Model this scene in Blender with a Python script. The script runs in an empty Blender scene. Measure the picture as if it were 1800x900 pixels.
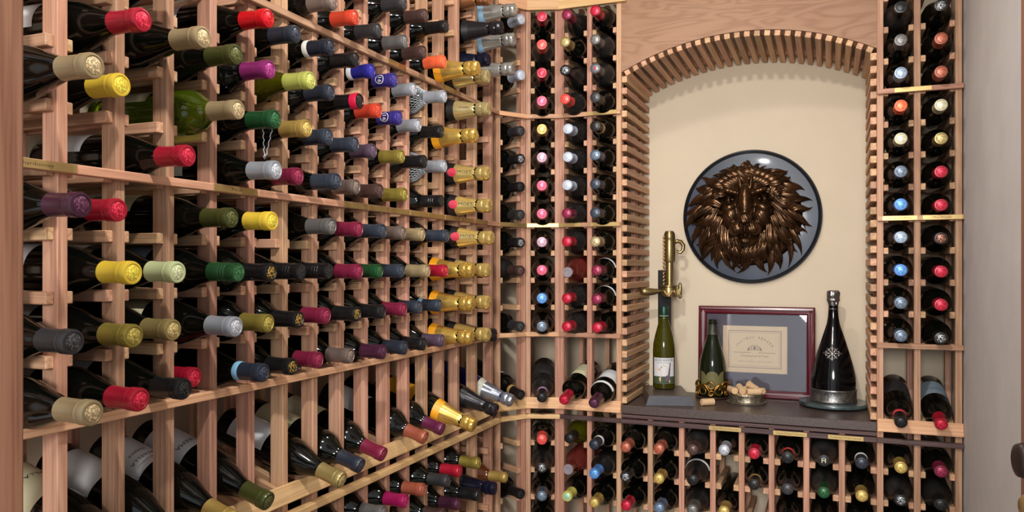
import bpy, bmesh, math, random
from mathutils import Vector, Matrix
random.seed(7)
S = bpy.context.scene
C = S.collection
EYE = 1.40                      # eye height; all heights below are given relative to the eye
R = math.radians

# ---------------------------------------------------------------- camera, world, lights, exposure
cam = bpy.data.cameras.new('camera')
cam.sensor_width = 36.0
cam.lens = 36.0 * 1385.0 / 1800.0
cam.shift_y = 20.0 / 1800.0
cam.clip_start = 0.02
camo = bpy.data.objects.new('camera', cam)
C.objects.link(camo)
camo.location = (0, 0, EYE)
camo.rotation_euler = (R(90), 0, R(22.04))
S.camera = camo

W = bpy.data.worlds.new('world')
S.world = W
W.use_nodes = True
W.node_tree.nodes['Background'].inputs[0].default_value = (0.90, 0.95, 1.0, 1)
W.node_tree.nodes['Background'].inputs[1].default_value = 1.05

def lamp(name, loc, target, power, size, col, spread=160):
    l = bpy.data.lights.new(name, 'AREA')
    l.shape = 'DISK'
    l.size = size
    l.energy = power
    l.color = col
    l.spread = R(spread)
    o = bpy.data.objects.new(name, l)
    C.objects.link(o)
    o.location = loc
    d = Vector(target) - Vector(loc)
    o.rotation_euler = d.to_track_quat('-Z', 'Y').to_euler()
    return o
LAMPS = [((-0.30, 0.52, 2.405), (-0.45, 1.70, 1.35), 20.0, 0.09),
         ((-0.42, 1.75, 2.405), (-0.50, 1.95, 1.0), 4.5, 0.09)]
for p, t, e, sz in LAMPS:
    lamp('ceiling_lamp_light', p, t, e, sz, (1.0, 0.97, 0.93))

# soft fill light added behind the camera to reach into the racks, no real lamp
lamp('added_fill_light', (0.0, -1.10, 1.72), (-0.45, 2.2, 1.25), 48.0, 0.60, (1.0, 0.985, 0.97))

S.view_settings.view_transform = 'Standard'
S.view_settings.look = 'None'
S.view_settings.gamma = 1.0
S.view_settings.use_curve_mapping = False
S.view_settings.exposure = 0.06

# ---------------------------------------------------------------- materials
def lin(c):
    return tuple(((v/255)/12.92 if v/255 <= .04045 else ((v/255+.055)/1.055)**2.4) for v in c)
def newmat(name):
    m = bpy.data.materials.new(name)
    m.use_nodes = True
    nt = m.node_tree
    return m, nt, nt.nodes['Principled BSDF']
def simple(name, rgb, rough=.5, metal=0., coat=0., trans=0., ior=1.5, spec=.5, noise=0., nscale=30., bump=0.):
    m, nt, b = newmat(name)
    col = lin(rgb)
    b.inputs['Base Color'].default_value = (*col, 1)
    b.inputs['Roughness'].default_value = rough
    b.inputs['Metallic'].default_value = metal
    b.inputs['Coat Weight'].default_value = coat
    b.inputs['Coat Roughness'].default_value = .08
    b.inputs['Transmission Weight'].default_value = trans
    b.inputs['IOR'].default_value = ior
    b.inputs['Specular IOR Level'].default_value = spec
    if noise or bump:
        tc = nt.nodes.new('ShaderNodeTexCoord')
        n = nt.nodes.new('ShaderNodeTexNoise')
        n.inputs['Scale'].default_value = nscale
        n.inputs['Detail'].default_value = 5
        nt.links.new(tc.outputs['Object'], n.inputs['Vector'])
        if noise:
            r = nt.nodes.new('ShaderNodeValToRGB')
            r.color_ramp.elements[0].position = .3
            r.color_ramp.elements[1].position = .7
            r.color_ramp.elements[0].color = (*[v*(1-noise) for v in col], 1)
            r.color_ramp.elements[1].color = (*[min(1, v*(1+noise)) for v in col], 1)
            nt.links.new(n.outputs['Fac'], r.inputs[0])
            nt.links.new(r.outputs[0], b.inputs['Base Color'])
        if bump:
            bp = nt.nodes.new('ShaderNodeBump')
            bp.inputs['Strength'].default_value = bump
            bp.inputs['Distance'].default_value = .003
            nt.links.new(n.outputs['Fac'], bp.inputs['Height'])
            nt.links.new(bp.outputs[0], b.inputs['Normal'])
    return m
def wood(name, lo, mid, hi, rough=.6, var=.35, knots=False):
    """planed timber, grain along local X; each piece differs by its own random number"""
    m, nt, b = newmat(name)
    N = nt.nodes.new
    L = nt.links.new
    tc = N('ShaderNodeTexCoord')
    oi = N('ShaderNodeObjectInfo')
    off = N('ShaderNodeVectorMath'); off.operation = 'SCALE'
    off.inputs[0].default_value = (7.3, 3.1, 5.7)
    L(oi.outputs['Random'], off.inputs['Scale'])
    add = N('ShaderNodeVectorMath'); add.operation = 'ADD'
    L(tc.outputs['Object'], add.inputs[0]); L(off.outputs[0], add.inputs[1])
    mp = N('ShaderNodeMapping')
    mp.inputs['Scale'].default_value = (.9, 46, 46) if not knots else (1.6, 8, 8)
    L(add.outputs[0], mp.inputs['Vector'])
    n1 = N('ShaderNodeTexNoise'); n1.inputs['Scale'].default_value = 1.6
    n1.inputs['Detail'].default_value = 2; n1.inputs['Distortion'].default_value = .2 if not knots else .5
    L(mp.outputs[0], n1.inputs['Vector'])
    wv = N('ShaderNodeMath'); wv.operation = 'MULTIPLY'
    wv.inputs[1].default_value = 22 if not knots else 70
    L(n1.outputs['Fac'], wv.inputs[0])
    sn = N('ShaderNodeMath'); sn.operation = 'SINE'
    L(wv.outputs[0], sn.inputs[0])
    mp2 = N('ShaderNodeMapping'); mp2.inputs['Scale'].default_value = (14, 420, 420)
    L(add.outputs[0], mp2.inputs['Vector'])
    n2 = N('ShaderNodeTexNoise'); n2.inputs['Scale'].default_value = 1; n2.inputs['Detail'].default_value = 2
    L(mp2.outputs[0], n2.inputs['Vector'])
    mr = N('ShaderNodeMapRange')
    mr.inputs['From Min'].default_value = -1; mr.inputs['From Max'].default_value = 1
    mr.inputs['To Min'].default_value = .34; mr.inputs['To Max'].default_value = .64
    L(sn.outputs[0], mr.inputs['Value'])
    mx = N('ShaderNodeMath'); mx.operation = 'ADD'
    sub = N('ShaderNodeMath'); sub.operation = 'MULTIPLY_ADD'
    sub.inputs[1].default_value = .5; sub.inputs[2].default_value = -.25
    L(n2.outputs['Fac'], sub.inputs[0])
    L(mr.outputs[0], mx.inputs[0]); L(sub.outputs[0], mx.inputs[1])
    rp = N('ShaderNodeValToRGB')
    e = rp.color_ramp.elements
    e[0].position = .1; e[0].color = (*lin(lo), 1)
    e[1].position = .9; e[1].color = (*lin(hi), 1)
    e2 = e.new(.5); e2.color = (*lin(mid), 1)
    L(mx.outputs[0], rp.inputs[0])
    # piece-to-piece difference
    hs = N('ShaderNodeHueSaturation')
    mv = N('ShaderNodeMapRange'); mv.inputs['To Min'].default_value = 1-var; mv.inputs['To Max'].default_value = 1+var*.75
    L(oi.outputs['Random'], mv.inputs['Value'])
    L(mv.outputs[0], hs.inputs['Value'])
    m17 = N('ShaderNodeMath'); m17.operation = 'MULTIPLY'; m17.inputs[1].default_value = 17.3
    L(oi.outputs['Random'], m17.inputs[0])
    fr = N('ShaderNodeMath'); fr.operation = 'FRACT'; L(m17.outputs[0], fr.inputs[0])
    mh = N('ShaderNodeMapRange'); mh.inputs['To Min'].default_value = .49; mh.inputs['To Max'].default_value = .515
    L(fr.outputs[0], mh.inputs['Value']); L(mh.outputs[0], hs.inputs['Hue'])
    hs.inputs['Saturation'].default_value = 1.0
    L(rp.outputs[0], hs.inputs['Color'])
    L(hs.outputs[0], b.inputs['Base Color'])
    b.inputs['Roughness'].default_value = rough
    b.inputs['Specular IOR Level'].default_value = .3
    bp = N('ShaderNodeBump'); bp.inputs['Strength'].default_value = .12; bp.inputs['Distance'].default_value = .002
    L(mx.outputs[0], bp.inputs['Height']); L(bp.outputs[0], b.inputs['Normal'])
    return m

M = {}
M['wood'] = wood('redwood', (142, 96, 74), (186, 139, 112), (206, 164, 138), var=.19)
M['strip'] = wood('strip_wood', (152, 108, 80), (198, 153, 119), (214, 174, 142), var=.22)
M['pale'] = wood('pale_fir', (188, 140, 98), (218, 172, 126), (228, 190, 148), var=.08)
M['header'] = wood('header_board', (128, 88, 68), (154, 112, 90), (164, 122, 100), var=.03, knots=True)
M['darkwood'] = wood('stained_wood', (52, 36, 34), (84, 64, 62), (104, 82, 78), rough=.45, var=.1)
M['jamb'] = wood('jamb_wood', (84, 48, 38), (114, 74, 58), (128, 88, 72), rough=.5, var=.05)
M['plaster'] = simple('beige_plaster', (204, 188, 164), .9, noise=.03, nscale=6, bump=.05)
M['rightwall'] = simple('grey_plaster', (203, 197, 192), .75, noise=.05, nscale=9, bump=.25)
M['floor'] = simple('floor_tile', (120, 104, 90), .6, noise=.1)
M['ceiling'] = simple('white_ceiling', (226, 220, 210), .9)
M['brass'] = simple('brass_plate', (188, 160, 104), .38, metal=.75, noise=.08, nscale=60)
M['engrave'] = simple('engraving', (84, 64, 40), .6)
M['counter'] = simple('counter_stone', (72, 58, 54), .38, noise=.25, nscale=220)
M['glass'] = simple('dark_glass', (6, 7, 5), .09, spec=.34)
M['glassdust'] = simple('dusty_dark_glass', (26, 25, 24), .34, spec=.35, noise=.25, nscale=40)
M['glassgreen'] = simple('green_glass', (150, 180, 40), .04, trans=.92, ior=1.45)
M['glassolive'] = simple('olive_glass', (128, 124, 16), .04, trans=.85, ior=1.45)
M['glassrose'] = simple('rose_wine_glass', (214, 96, 84), .04, trans=.9, ior=1.4)
M['glassamber'] = simple('amber_glass', (120, 60, 24), .06, trans=.6)
M['glassblue'] = simple('blue_glass', (14, 20, 74), .06, coat=.4)
M['paper'] = simple('white_label_paper', (214, 214, 214), .8)
M['cream'] = simple('cream_label_paper', (214, 206, 168), .8)
M['greylabel'] = simple('grey_label_paper', (128, 126, 124), .8)
M['yellowlabel'] = simple('yellow_label_paper', (226, 164, 24), .7)
M['darklabel'] = simple('dark_label_paper', (44, 40, 40), .7, noise=.4, nscale=60)
M['oldlabel'] = simple('old_gold_label', (120, 112, 60), .6, noise=.1, nscale=60)
M['bluelabel'] = simple('blue_grey_label', (140, 158, 170), .7)
M['ink'] = simple('ink', (50, 46, 48), .8)
M['redseal'] = simple('red_seal', (196, 40, 66), .5)
M['white'] = simple('white_print', (226, 224, 218), .7)
M['gold'] = simple('gold_foil', (206, 164, 62), .27, metal=.9)
M['wire'] = simple('net_wire', (196, 200, 204), .4, metal=.4)
M['twine'] = simple('pale_twine', (206, 190, 150), .8)

# ---------------------------------------------------------------- geometry helpers
_cache = {}
def mk(name, verts, faces, mats=(), smooth=False):
    me = bpy.data.meshes.new(name)
    me.from_pydata([tuple(v) for v in verts], [], faces)
    for m in mats:
        me.materials.append(m)
    if smooth:
        me.polygons.foreach_set('use_smooth', [True]*len(me.polygons))
    me.update()
    return me
def bm_mesh(name, bm, mat, smooth=False):
    me = bpy.data.meshes.new(name)
    bm.normal_update()
    bm.to_mesh(me); bm.free()
    me.materials.append(mat)
    if smooth:
        me.polygons.foreach_set('use_smooth', [True]*len(me.polygons))
    return me
def sharp(me, ang=35):
    try:
        me.set_sharp_from_angle(angle=R(ang))
    except Exception:
        pass
    return me
def box_mesh(lx, ly, lz, mat, bev=.0012):
    k = ('box', round(lx, 4), round(ly, 4), round(lz, 4), mat.name, bev)
    if k in _cache:
        return _cache[k]
    a, b, c = lx/2, ly/2, lz/2
    vs, idx = [], {}
    for sx in (-1, 1):
        for sy in (-1, 1):
            for sz in (-1, 1):
                for ax in range(3):
                    p = [sx*(a-bev), sy*(b-bev), sz*(c-bev)]
                    p[ax] = (sx*a, sy*b, sz*c)[ax]
                    idx[(sx, sy, sz, ax)] = len(vs)
                    vs.append(p)
    fs = []
    for ax in range(3):
        o1, o2 = [i for i in range(3) if i != ax]
        for s in (-1, 1):
            ring = []
            for (p, q) in ((-1, -1), (1, -1), (1, 1), (-1, 1)):
                sg = [0, 0, 0]; sg[ax] = s; sg[o1] = p; sg[o2] = q
                ring.append(idx[(*sg, ax)])
            fs.append(ring)
        for p in (-1, 1):
            for q in (-1, 1):
                def g(s, a_):
                    sg = [0, 0, 0]; sg[ax] = s; sg[o1] = p; sg[o2] = q
                    return idx[(*sg, a_)]
                fs.append([g(-1, o1), g(1, o1), g(1, o2), g(-1, o2)])
    for sx in (-1, 1):
        for sy in (-1, 1):
            for sz in (-1, 1):
                fs.append([idx[(sx, sy, sz, i)] for i in range(3)])
    bm = bmesh.new()
    bv = [bm.verts.new(v) for v in vs]
    for f_ in fs:
        bm.faces.new([bv[i] for i in f_])
    bmesh.ops.recalc_face_normals(bm, faces=bm.faces)
    me = bm_mesh('piece', bm, mat)
    _cache[k] = me
    return me
def empty(name, loc, label=None, cat=None, group=None, mat4=None):
    o = bpy.data.objects.new(name, None)
    o.empty_display_size = .02
    C.objects.link(o)
    if mat4 is not None:
        o.matrix_basis = mat4
    else:
        o.location = loc
    tag(o, label, cat, group)
    return o
def tag(o, label=None, cat=None, group=None, kind=None):
    if label: o['label'] = label
    if cat: o['category'] = cat
    if group: o['group'] = group
    if kind: o['kind'] = kind
    return o
def put(name, me, parent=None, world=None, local=None):
    """link a mesh as an object; world = its world matrix, local = matrix in the parent's frame"""
    o = bpy.data.objects.new(name, me)
    C.objects.link(o)
    if parent is not None:
        o.parent = parent
        if local is not None:
            o.matrix_basis = local
        elif world is not None:
            pm = parent.matrix_basis.copy()
            q = parent.parent
            while q is not None:
                pm = q.matrix_basis @ pm
                q = q.parent
            o.matrix_basis = pm.inverted() @ world
    elif world is not None:
        o.matrix_basis = world
    return o
def axes(o, x, y, z):
    """matrix from an origin and three axis vectors"""
    m = Matrix.Identity(4)
    for i, v in enumerate((x, y, z)):
        for j in range(3):
            m[j][i] = v[j]
    for j in range(3):
        m[j][3] = o[j]
    return m
UP = Vector((0, 0, 1))
class Unit:
    """a rack front: a = metres along it, d = metres into the wall, z = height over the eye"""
    def __init__(s, ox, oy, ux, uy):
        l = math.hypot(ux, uy)
        s.u = Vector((ux/l, uy/l, 0)); s.n = Vector((-uy/l, ux/l, 0)); s.o = Vector((ox, oy, 0))
    def p(s, a, d, z):
        return s.o + s.u*a + s.n*d + Vector((0, 0, EYE+z))
    def vert(s, name, parent, a, d, z0, z1, w, dep, mat):       # upright piece
        return put(name, box_mesh(z1-z0, w, dep, mat), parent, axes(s.p(a, d+dep/2, (z0+z1)/2), UP, s.u, s.n))
    def deep(s, name, parent, a, d0, d1, z, w, h, mat):         # piece running into the wall, z = its top
        return put(name, box_mesh(d1-d0, w, h, mat), parent, axes(s.p(a, (d0+d1)/2, z-h/2), s.n, -s.u, UP))
    def along(s, name, parent, a0, a1, d, z, dep, h, mat):      # rail along the front, z = its top
        return put(name, box_mesh(a1-a0, dep, h, mat), parent, axes(s.p((a0+a1)/2, d+dep/2, z-h/2), s.u, s.n, UP))
def lathe(profile, seg=28, jitter=None, caps=True):
    vs, fs = [], []
    rings = []
    for k, (r, z) in enumerate(profile):
        if r < 1e-6:
            rings.append([len(vs)]); vs.append((0, 0, z))
        else:
            ring = []
            for i in range(seg):
                a = 2*math.pi*i/seg
                rr, zz = r, z
                if jitter: rr, zz = jitter(k, i, r, z)
                ring.append(len(vs)); vs.append((rr*math.cos(a), rr*math.sin(a), zz))
            rings.append(ring)
    for A, B in zip(rings, rings[1:]):
        if len(A) == 1 and len(B) == 1: continue
        for i in range(seg):
            j = (i+1) % seg
            if len(A) == 1: fs.append([A[0], B[j], B[i]])
            elif len(B) == 1: fs.append([A[i], A[j], B[0]])
            else: fs.append([A[i], A[j], B[j], B[i]])
    return vs, fs
def lathe_mesh(name, profile, mat, seg=28, jitter=None, sharp_ang=40, flat=False):
    vs, fs = lathe(profile, seg, jitter)
    me = mk(name, vs, fs, [mat], smooth=not flat)
    if not flat: sharp(me, sharp_ang)
    return me
def patch(name, r, z0, z1, t0, t1, mat, n=12, rfun=None, top=None):
    vs, fs = [], []
    nz = 6
    for i in range(n+1):
        t = t0+(t1-t0)*i/n
        zt = z1 if top is None else top(i/n)
        for j in range(nz+1):
            z = z0+(zt-z0)*j/nz
            rr = (rfun(z) if rfun else r)
            vs.append((rr*math.cos(t), rr*math.sin(t), z))
    for i in range(n):
        for j in range(nz):
            a = i*(nz+1)+j
            fs.append([a, a+nz+1, a+nz+2, a+1])
    return mk(name, vs, fs, [mat], smooth=True)
def text_verts(s):
    k = ('txt', s)
    if k not in _cache:
        cu = bpy.data.curves.new('txt', 'FONT')
        cu.body = s; cu.size = 1; cu.align_x = 'CENTER'; cu.align_y = 'CENTER'
        cu.resolution_u = 2
        o = bpy.data.objects.new('txt', cu)
        C.objects.link(o)
        bpy.context.view_layer.update()
        dg = bpy.context.evaluated_depsgraph_get()
        me = bpy.data.meshes.new_from_object(o.evaluated_get(dg))
        vs = [v.co.copy() for v in me.vertices]
        fs = [list(p.vertices) for p in me.polygons]
        bpy.data.objects.remove(o); bpy.data.curves.remove(cu); bpy.data.meshes.remove(me)
        w = max(v.x for v in vs)-min(v.x for v in vs)
        _cache[k] = (vs, fs, w)
    return _cache[k]
def text_flat(name, s, width, mat, height=None):
    vs, fs, w = text_verts(s)
    k = width/w
    ky = k if height is None else height/.72
    return mk(name, [(v.x*k, v.y*ky, 0) for v in vs], fs, [mat])
def text_axial(name, s, z0, z1, r, tc, mat, hgt, slope=0.):
    vs, fs, w = text_verts(s)
    k = (z1-z0)/w
    out = []
    for v in vs:
        z = (z0+z1)/2+v.x*k
        rr = r(z) if callable(r) else r
        t = tc-v.y*(hgt/.72)/rr
        out.append((rr*math.cos(t), rr*math.sin(t), z))
    return mk(name, out, fs, [mat])
def text_round(name, s, zc, width, r, tc, mat, hgt):
    vs, fs, w = text_verts(s)
    k = width/w
    out = []
    for v in vs:
        t = tc+v.x*k/r
        out.append((r*math.cos(t), r*math.sin(t), zc+v.y*hgt/.72))
    return mk(name, out, fs, [mat])
def tube(pts, rad, seg=8, closed=False, flatten=None):
    """a swept round bar through points; rad a number or a list"""
    n = len(pts)
    vs, fs = [], []
    prev = None
    P = [Vector(p) for p in pts]
    for i in range(n):
        if closed: d = P[(i+1) % n]-P[i-1]
        else: d = P[min(i+1, n-1)]-P[max(i-1, 0)]
        d.normalize()
        if prev is None:
            prev = d.orthogonal().normalized()
        s_ = (prev-d*prev.dot(d)).normalized(); prev = s_
        t_ = d.cross(s_)
        r = rad[i] if isinstance(rad, (list, tuple)) else rad
        for j in range(seg):
            a = 2*math.pi*j/seg
            vs.append(P[i]+s_*(r*math.cos(a))+t_*(r*math.sin(a)))
    m = n if closed else n-1
    for i in range(m):
        for j in range(seg):
            a, b = i*seg+j, i*seg+(j+1) % seg
            c, d_ = ((i+1) % n)*seg+(j+1) % seg, ((i+1) % n)*seg+j
            fs.append([a, b, c, d_])
    if not closed:
        fs.append(list(range(seg))[::-1]); fs.append([(n-1)*seg+j for j in range(seg)])
    return vs, fs
def merge(parts):
    vs, fs = [], []
    for v, f_ in parts:
        o = len(vs); vs += list(v); fs += [[i+o for i in q] for q in f_]
    return vs, fs
def ordinal(n):
    return ['zeroth', 'first', 'second', 'third', 'fourth', 'fifth', 'sixth', 'seventh', 'eighth', 'ninth', 'tenth', 'eleventh', 'twelfth',
            'thirteenth', 'fourteenth', 'fifteenth', 'sixteenth'][n]

# ---------------------------------------------------------------- the room
H = .0885                       # height of one bottle row
ZB = .1435                      # top of the brass-plate rail over the eye
def rowz(r): return ZB-r*H
LEFT = Unit(-.986, 0, 0, 1)
P1, P2, P3 = (-.986, 2.303), (-.924, 2.401), (-.818, 2.436)
CORN1 = Unit(*P1, P2[0]-P1[0], P2[1]-P1[1])
CORN2 = Unit(*P2, P3[0]-P2[0], P3[1]-P2[1])
BACK = Unit(0, 2.435, 1, 0)
LW, BW, RW = -1.331, 2.781, .3335       # wall planes
FRONT = -.60                             # floor runs back behind the camera
CEIL = 2.42
def slab(name, x0, x1, y0, y1, z0, z1, mat):
    o = put(name, box_mesh(x1-x0, y1-y0, z1-z0, mat, .001), None, Matrix.Translation(((x0+x1)/2, (y0+y1)/2, (z0+z1)/2)))
    o['kind'] = 'structure'
    return o
slab('floor', LW-.1, RW+.6, FRONT, BW+.1, -.05, 0, M['floor'])
slab('wall_back', LW-.1, RW+.1, BW, BW+.1, 0, CEIL, M['plaster'])
slab('wall_left', LW-.1, LW, .42, BW, 0, CEIL, M['plaster'])
slab('wall_right', RW, RW+.1, 1.02, BW, 0, CEIL, M['rightwall'])
slab('ceiling', LW-.1, RW+.1, .42, BW+.1, CEIL, CEIL+.08, M['ceiling'])
cwv = mk('wall_corner', [(-1.331, 2.44, 0), (-.985, 2.781, 0), (-1.331, 2.781, 0), (-1.331, 2.44, CEIL), (-.985, 2.781, CEIL), (-1.331, 2.781, CEIL)], [[0, 3, 4, 1], [1, 4, 5, 2], [2, 5, 3, 0], [0, 1, 2], [3, 5, 4]], [M['plaster']])
tag(put('wall_corner', cwv), kind='structure')
# door frame at the left of the opening, door leaf standing open at the right
jm = put('trim_1', box_mesh(2.25, .14, .16, M['jamb'], .003), None, axes((-.68, .3705, 1.125), UP, Vector((0, 1, 0)), Vector((1, 0, 0))))
tag(jm, kind='structure')
hinge, free = Vector((.300, .42, 0)), Vector((.1905, 1.0, 0))
dd = (free-hinge).normalized(); dn = Vector((dd.y, -dd.x, 0))
dl = (free-hinge).length
door = put('door_1', box_mesh(2.1, dl, .04, M['jamb'], .002), None, axes((hinge+free)/2+dn*.02+Vector((0, 0, 1.05)), UP, dd, UP.cross(dd)))
tag(door, kind='structure')
M['bronzedark'] = simple('dark_bronze', (52, 42, 38), .4, metal=.7, noise=.2, nscale=60)
M['oldbrass'] = simple('old_brass', (170, 140, 92), .35, metal=.8, noise=.1, nscale=80)
out = -dn
kz = EYE-.191
kc = free-dd*.085+Vector((0, 0, kz))
v1 = lathe([(0, .038), (.010, .038), (.016, .036), (.0175, .031), (.0175, .018), (.010, .013), (.009, 0), (0, 0)], 24)
put('door_knob', mk('door_knob', *v1, [M['bronzedark']], True), door, axes(kc, UP, out.cross(UP)*1, out))
v1 = lathe([(0, .030), (.008, .030), (.012, .026), (.012, .022), (.008, .019), (.012, .015), (.012, .010), (.008, .007), (.010, 0), (0, 0)], 20)
put('thumb_turn', mk('thumb_turn', *v1, [M['oldbrass']], True), door, axes(free-dd*.078+Vector((0, 0, kz-.047)), UP, out.cross(UP)*1, out))
# ceiling lamp fittings
M['lampglow'] = newmat('lamp_glow')[0]
b_ = M['lampglow'].node_tree.nodes['Principled BSDF']
b_.inputs['Emission Color'].default_value = (1, .9, .75, 1); b_.inputs['Emission Strength'].default_value = 6
M['lamptrim'] = simple('lamp_trim', (230, 228, 222), .4)
for i, (p, t, e, sz) in enumerate(LAMPS):
    r = empty('ceiling_spotlight', (p[0], p[1], CEIL), ['recessed ceiling spotlight nearer the door', 'recessed ceiling spotlight nearer the corner'][i], 'ceiling light', 'recessed ceiling spotlights')
    put('trim_ring', lathe_mesh('trim_ring', [(.055, 0), (.055, -.006), (.075, -.008), (.078, -.002), (.078, 0)], M['lamptrim']), r, local=Matrix.Identity(4))
    put('lens', lathe_mesh('lens', [(0, -.001), (.055, -.001)], M['lampglow']), r, local=Matrix.Identity(4))

# ---------------------------------------------------------------- racks
ZTOP, ZBOT = .905, -EYE
PW, PD = .0165, .030            # post width and depth
f_, cx_, yh_ = 1385., 900., 470.
cs, sn_ = math.cos(R(22.04)), math.sin(R(22.04))
def view(p):                    # picture place and scale of a spot: only ranks which 300 strips get an object of their own
    X, Z = cs*p[0]+sn_*p[1], -sn_*p[0]+cs*p[1]
    return cx_+f_*X/Z, yh_-f_*(p[2]-EYE)/Z, f_/Z
def posts(unit, parent, al, zt=ZTOP, zb=ZBOT):
    for a in al:
        unit.vert('post', parent, a, 0, zb, zt, PW, PD, M['wood'])
        unit.vert('back_post', parent, a, .212, zb, zt, PW, .022, M['wood'])
def strips(unit, parent, cols, rows, ws=.013, skip=()):
    """cols = list of (a_left_inner, a_right_inner) of the openings"""
    todo = []
    for ci, (a0, a1) in enumerate(cols):
        for r in rows:
            if (ci, r) in skip: continue
            for a in (a0+ws/2, a1-ws/2):
                p = unit.p(a, .006, rowz(r))
                x, y, s_ = view(p)
                seen = -20 < x < 1810 and -20 < y < 910
                todo.append((s_ if seen else s_*.01, a, r))
    todo.sort(reverse=True)
    for k, (s_, a, r) in enumerate(todo[:300]):
        unit.deep('support_strip', parent, a, .006, .234, rowz(r), ws, .0175, M['strip'])
    rest = todo[300:]
    if rest:
        parts = []
        for s_, a, r in rest:
            c0 = unit.p(a, .12, rowz(r)-.00875)
            vs = []
            for i in (-1, 1):
                for j in (-1, 1):
                    for k in (-1, 1):
                        vs.append(c0+unit.n*(i*.114)+unit.u*(j*ws/2)+UP*(k*.00875))
            parts.append((vs, [[0, 1, 3, 2], [4, 6, 7, 5], [0, 4, 5, 1], [2, 3, 7, 6], [0, 2, 6, 4], [1, 5, 7, 3]]))
        v, f2 = merge(parts)
        o = put('support_strips', mk('support_strips', v, f2, [M['strip']]), parent, Matrix.Identity(4))
        o['kind'] = 'stuff'
def display(unit, parent, a0, a1, cols, slope=11.5):
    z0, z1, d0, d1 = -.4225, -.458, -.004, -.012
    w = (unit.n*(d1-d0)+UP*(z1-z0)); wl = w.length; w.normalize()
    nn = unit.u.cross(w)
    c0 = unit.p((a0+a1)/2, (d0+d1)/2, (z0+z1)/2)+nn*.005*(1 if nn.z < 0 else -1)
    put('display_board', box_mesh(a1-a0, wl, .011, M['pale']), parent, axes(c0, unit.u, w, nn))
    for (c0_, c1_) in cols:
        for a in (c0_+.008, c1_-.008):
            q0, q1 = unit.p(a, .002, -.438), unit.p(a, .234, -.438+.232*math.tan(R(slope+2)))
            x = (q1-q0).normalized(); y = -unit.u; z = x.cross(y)
            put('tilted_strip', box_mesh((q1-q0).length, .014, .0175, M['strip']), parent, axes((q0+q1)/2, x, y, z))
def plate(unit, parent, a0, a1, ztop, text=None, h=.0125, width=None):
    o = put('label_plate', box_mesh(a1-a0, .0016, h, M['brass'], .0004), parent, axes(unit.p((a0+a1)/2, -.0133, ztop-.0007-h/2), unit.u, unit.n, UP))
    if text:
        m = axes(unit.p((a0+a1)/2, -.0143, ztop-.0007-h/2), unit.u, UP, -unit.n)
        put('lettering', text_flat('lettering', text, width or min(a1-a0-.008, len(text)*.0052), M['engrave'], height=.0052), o, m)

# left rack
lp = [.786-.00825+.0961*n for n in range(-2, 14)]+[2.157-.00825, 2.279-.00825]      # post centres
lcols = [(lp[i]+PW/2, lp[i+1]-PW/2) for i in range(len(lp)-1)]                       # column -2 first
rack_l = empty('wine_rack', (-.986, 1.5, 0), 'long redwood wine rack along the left wall with brass label plates', 'wine rack')
posts(LEFT, rack_l, lp)
strips(LEFT, rack_l, lcols, [r for r in range(-8, 11) if r not in (5, 6, 7)])
for r, m in ((-4, M['wood']), (0, M['strip']), (4, M['pale']), (7, M['pale'])):
    dq = .0125 if r < 7 else .020
    LEFT.along('rail', rack_l, .50, 2.303, -dq, rowz(r), dq, .0140, m)
display(LEFT, rack_l, .50, 2.302, lcols, 16.5)
plate(LEFT, rack_l, .665, .790, rowz(0), 'Chardonnay')
plate(LEFT, rack_l, 1.052, 1.162, rowz(0), 'Pinot')
aa = 1.437
for k in range(8):
    plate(LEFT, rack_l, aa+.002, aa+.094, rowz(0)); aa += .0961
plate(LEFT, rack_l, 1.62, 1.705, rowz(-4)); plate(LEFT, rack_l, 1.90, 1.985, rowz(-4))

# corner racks
def corner(unit, ln, label, m_rail, pl):
    r = empty('wine_rack', unit.p(ln/2, 0, -EYE), label, 'wine rack')
    posts(unit, r, [PW/2, ln-PW/2])
    col = [(PW, ln-PW)]
    strips(unit, r, col, [q for q in range(-8, 11) if q not in (5, 6, 7)])
    for q, m in zip((-4, 0, 4, 7), m_rail):
        dq = .0125 if q < 7 else .020
        unit.along('rail', r, 0, ln, -dq, rowz(q), dq, .0138, m)
    display(unit, r, 0, ln, col)
    unit.along('cornice_board', r, 0, ln, -.016, .93, .016, .095, M['pale'])
    if pl: plate(unit, r, .004, ln-.004, rowz(0))
    return r
L1 = math.dist(P1, P2); L2 = math.dist(P2, P3)
corner(CORN1, L1, 'single-column wine rack angled beside the end of the long left rack', (M['pale'], M['strip'], M['pale'], M['pale']), True)
corner(CORN2, L2, 'single-column wine rack across the corner, left of the two-column back rack', (M['strip'], M['pale'], M['pale'], M['pale']), True)

# back rack left of the arch
bp = [-.8117, -.7181, -.6216]
rack_b = empty('wine_rack', (-.717, 2.435, 0), 'two-column wine rack between the corner and the arch', 'wine rack')
posts(BACK, rack_b, bp)
bcols = [(bp[i]+PW/2, bp[i+1]-PW/2) for i in range(2)]
strips(BACK, rack_b, bcols, [q for q in range(-8, 11) if q not in (5, 6, 7)])
for q, m in zip((-4, 0, 4), (M['strip'], M['wood'], M['strip'])):
    BACK.along('rail', rack_b, -.8185, -.6138, -.0125, rowz(q), .0125, .0138, m)
display(BACK, rack_b, -.8185, -.6138, bcols)
BACK.along('cornice_board', rack_b, -.8185, -.595, -.016, .93, .016, .095, M['pale'])
plate(BACK, rack_b, -.816, -.738, rowz(0)); plate(BACK, rack_b, -.712, -.618, rowz(0)); plate(BACK, rack_b, -.722, -.625, rowz(-4))

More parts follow.
